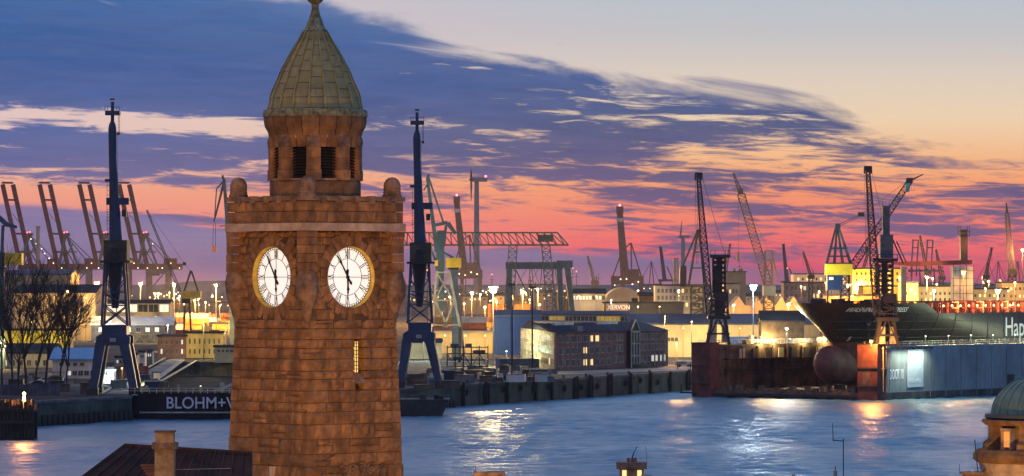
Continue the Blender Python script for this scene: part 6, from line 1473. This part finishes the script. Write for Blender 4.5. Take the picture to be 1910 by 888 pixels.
for (x0, x1, ya, yb, Ya, Yb, n_, wt, lab) in ((1490, 1905, 515, 556, 1450, 2200, 26, 2200, "sodium lamp mast among the lit sheds behind the ship"), (815, 1010, 536, 575, 1900, 2900, 16, 5500, "sodium lamp mast in the hazy yard behind the teal crane"), (268, 436, 545, 590, 1900, 3000, 12, 5500, "sodium lamp mast in the orange container yard"), (1050, 1340, 540, 560, 2100, 2900, 9, 3500, "sodium lamp mast among the sheds behind the long cream hall")):
    for i in range(n_):
        px = x0 + (x1 - x0) * (i + random.uniform(.1, .9)) / n_; lamp_post(lab, px, random.uniform(ya, yb), random.uniform(Ya, Yb), random.choice((SODIUM, SODIUM, (1, .58, .18))), wt, random.uniform(1.1, 2.0), 26, group=lab + "s", pole_px=.9)
AMB = (1, .58, .16)  # made-up amber fill lamps, added before the halls to warm their pale walls
for lab, Y, pts_ in (("added amber fill lamp before the long cream hall behind the dock", 1318, ((1190, 612), (1232, 612), (1274, 612), (1330, 612), (1380, 612), (1450, 612))), ("added amber fill lamp before the low cream flat-roofed building", 1390, ((830, 626), (868, 626), (905, 626))), ("added amber fill lamp before the dark slate hall", 1738, ((1190, 572), (1230, 572))), ("added amber fill lamp before the white shed left of the slate hall", 1938, ((1080, 552), (1112, 552))), ("added amber fill lamp before the beige hall behind the trees", 1688, ((160, 556), (70, 556))), ("added amber fill lamp before the grey glazed workshop", 1790, ((240, 590), (290, 590)))):
    for px, py in pts_: lamp_post(lab, px, py, Y, AMB, 330, 1.2, 26, group="added amber fill lamps before the halls", pole_px=.7)
random.seed(31)
for i in range(30):
    px = random.choice((random.uniform(790, 1130), random.uniform(1200, 1905), random.uniform(1480, 1905))); Y = random.uniform(1900, 3200); yt = random.uniform(488, 532)
    s = Site("signal_mast", "thin dark signal mast among the far sheds " + ("beyond the teal crane" if px < 1000 else "beyond the lettered hall" if px < 1340 else "beyond the sawtooth hall" if px < 1520 else "beyond the container ship"), "mast", px, Y, "thin masts on the far shore")
    s.pole("mast", M_steel, (px, s.pyb), (px, yt), 1.8, .9); s.pole("yard_arm", M_steel, (px - 4, yt + 9), (px + 4, yt + 9), .9)
    if i % 2: s.bx("platform", M_steel, px - 2.4, px + 2.4, yt + 15, yt + 18, -.5, .5)
    if i % 3 == 0: s.bulb(px, yt - 1, 0, (1, .15, .1), 1.1, 4)
# ------------------------------------------------------------------ foreground roofs
M_tile = M("brown_sheet_roof", (.028, .016, .014), .9, var=.4, scale=.8, bump=.2, bscale=3)
RY = 205.0
rf = thing("station_roof", "dark brown seamed hip roof below the clock tower", "roof", (XX(330, RY), RY, 2))
r0 = P(232, 832, RY); r1 = P(470, 847, RY + 1); base = Vector(rf.location)
k_ = RY / FOC
e0 = P(148, 890, RY - 3); e1 = P(90, 935, RY - 6)
A_ = P(95, 935, RY - 5); B_ = P(470, 1010, RY - 8); C_ = P(470, 950, RY + 9); D_ = P(150, 925, RY + 8)
loc_ = lambda v: tuple(v - base)
mb = MB(); mb.add([loc_(v) for v in (A_, B_, r1, r0, C_, D_)], [(0, 1, 2, 3), (0, 3, 5), (3, 2, 4, 5), (0, 5, 4, 1), (1, 4, 2)]); mb.build("roof_shell", M_tile, rf)
wl = MB(); wl.box(*sorted((A_.x - base.x + 1.2, B_.x - base.x)), -5, 7, 0, D_.z - base.z - .6); wl.build("wall", M_stone, rf)
for i in range(15):
    t_ = i / 14; top = r0.lerp(r1, t_); bot = A_.lerp(B_, t_); mb = MB(); nrm = Vector((0, -.06, .05)); mb.beam(Vector(loc_(top)) + nrm, Vector(loc_(bot)) + nrm, .05, .09); mb.build("standing_seam", M_tile, rf)
mb = MB(); mb.tube(Vector(loc_(r0)) + Vector((0, 0, .03)), Vector(loc_(r1)) + Vector((0, 0, .03)), .10, .10, 8); mb.build("ridge_cap", M_tile, rf); mb = MB(); mb.tube(loc_(r0), loc_(A_), .09, .09, 8); mb.build("hip_cap", M_tile, rf)
for i in range(6): mb = MB(); c = P(262 + 3 * i, 868 + i * 5, RY - 3.4); mb.beam(Vector(loc_(c)), Vector(loc_(P(290, 868 + i * 5, RY - 3.4))), .06, .1); mb.build("roof_step", M("step_timber", (.16, .07, .04), .8, var=.3), rf)
def chimney(label, px, w_, yt, Y, mat, cap=True, neck=True):
    s = Site("chimney", label, "chimney", px, Y, None, 16.0 if Y > 198 else 15.0); h2 = w_ / 2; d_ = w_ * s.k / 2
    s.bx("stack", mat, px - h2, px + h2, yt + 34, s.pyb, -d_, d_)
    s.bx("collar", M_stone_dk, px - h2 - 5, px + h2 + 5, yt + 22, yt + 34, -d_ - .14, d_ + .14); s.bx("upper_block", mat, px - h2 + 1, px + h2 - 1, yt + 3, yt + 22, -d_ + .03, d_ - .03); s.bx("cap_slab", M_stone_dk, px - h2 - 1, px + h2 + 1, yt, yt + 3, -d_ - .04, d_ + .04)
    return s
M_chim = M("ochre_chimney_stone", (.36, .25, .11), .9, var=.3, scale=1.5, bump=.3, streak=.4)
s = chimney("square ochre stone chimney rising from the brown seamed roof", 308, 36, 803, 197, M_chim)
s.cable(M_lgrey, (325, 876, 0), (424, 877, 2), r=.7)
s = Site("chimney", "short brick chimney with smoking clay pots", "chimney", 1178, 205, None, 16.0); d_ = 24 * s.k
s.bx("stack", M_chim, 1156, 1200, 874, s.pyb, -d_, d_); s.bx("cap_slab", M_stone_dk, 1150, 1206, 862, 874, -d_ - .1, d_ + .1)
for x in (1172, 1179, 1185): mb = MB(); mb.tube(s.L(x, 862), s.L(x, 854), 3.2 * s.k, 2.6 * s.k, 10); s.part("chimney_pot", mb, M_brick, True)
s.pole("whip_aerial", M_steel, (1207, 862), (1204, 832), .6)
for x0, x1 in ((1160, 1168), (1188, 1196)): s.bx("vent_opening", M_glow, x0, x1, 876, 890, -d_ - .02, -d_ + .02)
s = Site("chimney", "low brick chimney top just peeping up with flat slab", "chimney", 913, 205, None, 16.0)
s.bx("stack", M_brick, 888, 938, 886, s.pyb, -.6, .6); s.bx("cap_slab", M_stone_dk, 883, 943, 880, 886, -.75, .75); s.pole("whip_aerial", M_steel, (887, 880), (887, 868), .5)
s = Site("roof_aerial", "thin black stepped aerial pole against the river", "aerial", 1571, 210, None, 16.0)
s.pole("pole", M_steel, (1573, s.pyb), (1573, 818), 2.2, 1.6); s.pole("cross_arm", M_steel, (1573, 823), (1554, 821), 1.6); s.pole("upper_rod", M_steel, (1554, 823), (1553, 789), 1.6, .8)
s = Site("roof_vent", "small pale roof vent pipe beside the aerial", "vent", 1558, 210, None, 16.0); mb = MB(); mb.tube(s.L(1558, s.pyb), s.L(1558, 878), 4 * s.k, 3.6 * s.k, 12); s.part("pipe", mb, M_pale, True); s.pole("tip", M_steel, (1558, 879), (1558, 870), 1.5)
s = Site("roof_vent", "tiny round capped roof vent at the lower edge", "vent", 1480, 210, None, 16.0); mb = MB(); mb.lathe([(4 * s.k, 0), (4 * s.k, s.L(0, 888).z), (3 * s.k, s.L(0, 885).z), (.001, s.L(0, 884).z)], 12, (0, 0)); s.part("cap", mb, M_pale, True)
s = Site("roof_vent", "curved pale roof cowl beside the smoking chimney", "vent", 1206, 204, None, 16.0); mb = MB(); mb.lathe([(14 * s.k, 0), (14 * s.k, s.L(0, 892).z), (10 * s.k, s.L(0, 886).z), (.001, s.L(0, 883).z)], 16, (0, 0)); s.part("cowl", mb, M_pale, True)
# domed corner pavilion on the right
DY = 215.0
pav = Site("domed_pavilion", "floodlit stone pavilion with ribbed green copper dome", "pavilion", 1950, DY, None, 2.0); kk = pav.k
zz_ = lambda y: (pav.pyb - y) * kk
M_green = M("green_copper", (.10, .20, .17), .55, .2, var=.2, scale=1.2, streak=.3, dirt=(.03, .06, .05, 1))
Rd = 101 * kk; zd0, zd1 = zz_(776), zz_(698)
prof = [(Rd * math.cos(math.pi / 2 * i / 12) ** .92 if i < 12 else .001, zd0 + (zd1 - zd0) * math.sin(math.pi / 2 * i / 12)) for i in range(13)]
ND2 = 28
for i in range(ND2):
    mb = MB(); mb.lathe(prof, 2, (0, 0), .003, 2 * math.pi / ND2 - .003); o = mb.build("copper_sheet", M_green, pav.o, True); o.rotation_euler.z = 2 * math.pi * i / ND2
    mb = MB()
    for (a0, z0), (a1, z1) in zip(prof, prof[1:]): mb.beam((a0 + .012, 0, z0), (a1 + .012, 0, z1), .035, .05)
    o = mb.build("standing_seam", M_green, pav.o); o.rotation_euler.z = 2 * math.pi * i / ND2
def ring(name, prof, mat, n=40): mb = MB(); mb.lathe([(r * kk, zz_(y)) for r, y in prof], n); return pav.part(name, mb, mat)
ring("dome_gutter", [(90, 770), (112, 772), (113, 778), (108, 782), (90, 782)], M("gutter_lead", (.05, .06, .065), .6, var=.2))
ring("cornice", [(80, 782), (117, 782), (119, 786), (112, 792), (80, 792)], M_stone)
ring("core_wall", [(93, 792), (99, 842)], M_stone_dk)
ring("ledge", [(80, 836), (128, 838), (134, 846), (135, 856), (126, 862), (80, 862)], M_stone)
ring("lower_wall", [(124, 862), (122, 875), (117, 880), (117, 1100)], M_stone_lt)
pav_off = R(-118)
for i in range(8):
    a = pav_off + i * math.pi / 4; rot = Matrix.Rotation(a, 4, 'Z')
    mb = MB(); poly = [(90 * kk, zz_(838)), (122 * kk, zz_(838)), (120 * kk, zz_(826)), (111 * kk, zz_(820)), (109 * kk, zz_(806)), (110 * kk, zz_(792)), (90 * kk, zz_(792))]
    mb.prism(poly, (0, -10 * kk, 0), (1, 0, 0), (0, 0, 1), (0, 20 * kk, 0)); o = mb.build("buttress", M_stone, pav.o); o.matrix_local = rot
    rot2 = Matrix.Rotation(a + math.pi / 8, 4, 'Z')
    mb = MB(); mb.box(94 * kk, 102 * kk, -9 * kk, 9 * kk, zz_(832), zz_(803)); o = mb.build("window", M("amber_lit_glass", (.7, .3, .08), .4, var=.2, emit=(1, .36, .08), estr=.75), pav.o); o.matrix_local = rot2
    for yy, w_ in ((-11, 3), (11, 3)): mb = MB(); mb.box(94 * kk, 106 * kk, (yy - w_ / 2) * kk, (yy + w_ / 2) * kk, zz_(836), zz_(802)); o = mb.build("window_jamb", M_stone_lt, pav.o); o.matrix_local = rot2
    mb = MB(); mb.box(94 * kk, 107 * kk, -14 * kk, 14 * kk, zz_(802), zz_(797)); o = mb.build("window_head", M_stone_lt, pav.o); o.matrix_local = rot2
floodlight("floodlight below the domed pavilion aimed at its drum", (XX(1890, DY) - 4, DY - 12, 14), (XX(1950, DY), DY, 20), 5200, (1, .52, .14), 70)
s = Site("chimney", "squat dark chimney block beside the domed pavilion", "chimney", 1812, 214, None, 12.0); s.bx("stack", M_brick, 1798, 1830, 884, s.pyb, -.5, .5); s.bx("cap_slab", M_stone_dk, 1793, 1836, 880, 884, -.6, .6); s.pole("rod", M_steel, (1824, 880), (1818, 820), 1.6); s.pole("rod", M_steel, (1790, 884), (1789, 866), .8)

# thin smoke drifting from the clay pots
s = Site("smoke", "thin pale smoke drifting from the clay chimney pots", "smoke", 1178, 205, None, 16.0); s.o["kind"] = "stuff"
pts = [(1179, 856, 2.5), (1182, 845, 5), (1190, 830, 9), (1203, 815, 14), (1222, 800, 19), (1245, 788, 23), (1272, 775, 26), (1300, 760, 24), (1325, 745, 10)]
mb = MB(); n = 12; vs = []
for x, y, r_ in pts:
    c = s.L(x, y); vs += [(c.x + r_ * s.k * .5 * math.cos(2 * math.pi * i / n), c.y + r_ * s.k * math.sin(2 * math.pi * i / n), c.z + r_ * s.k * .8 * math.cos(2 * math.pi * i / n)) for i in range(n)]
mb.add(vs, [(j * n + i, j * n + (i + 1) % n, (j + 1) * n + (i + 1) % n, (j + 1) * n + i) for j in range(len(pts) - 1) for i in range(n)] + [tuple(range(n)), tuple(range(len(vs) - n, len(vs)))])
sm = bpy.data.materials.new("chimney_smoke"); sm.use_nodes = True; t = NT(sm.node_tree); t.n.clear(); pv = t.n.new("ShaderNodeVolumePrincipled"); pv.inputs["Color"].default_value = (.95, .9, .9, 1)
tcn = t.n.new("ShaderNodeTexCoord"); t.put(pv.inputs["Density"], t.m('MULTIPLY', t.sstep(t.noise(tcn.outputs["Object"], 1.6, 4, .6), .40, .62), .30)); ou = t.n.new("ShaderNodeOutputMaterial"); t.l.new(pv.outputs[0], ou.inputs["Volume"])
s.part("plume", mb, sm, True)
# ================================================================== evening haze over the port
HAZE = 0.000024
if HAZE:
    b = MB(); b.box(-8000, 8000, -70, 9960, -3.2, 152)
    hm = bpy.data.materials.new("haze_air"); hm.use_nodes = True; t = NT(hm.node_tree); t.n.clear()
    pv = t.n.new("ShaderNodeVolumePrincipled"); pv.inputs["Color"].default_value = (.78, .84, .95, 1); pv.inputs["Density"].default_value = HAZE; pv.inputs["Anisotropy"].default_value = .3
    ou = t.n.new("ShaderNodeOutputMaterial"); t.l.new(pv.outputs[0], ou.inputs["Volume"])
    hz = b.build("haze", hm); hz["kind"] = "stuff"; hz["label"] = "thin evening haze lying over the whole port"; hz["category"] = "haze"
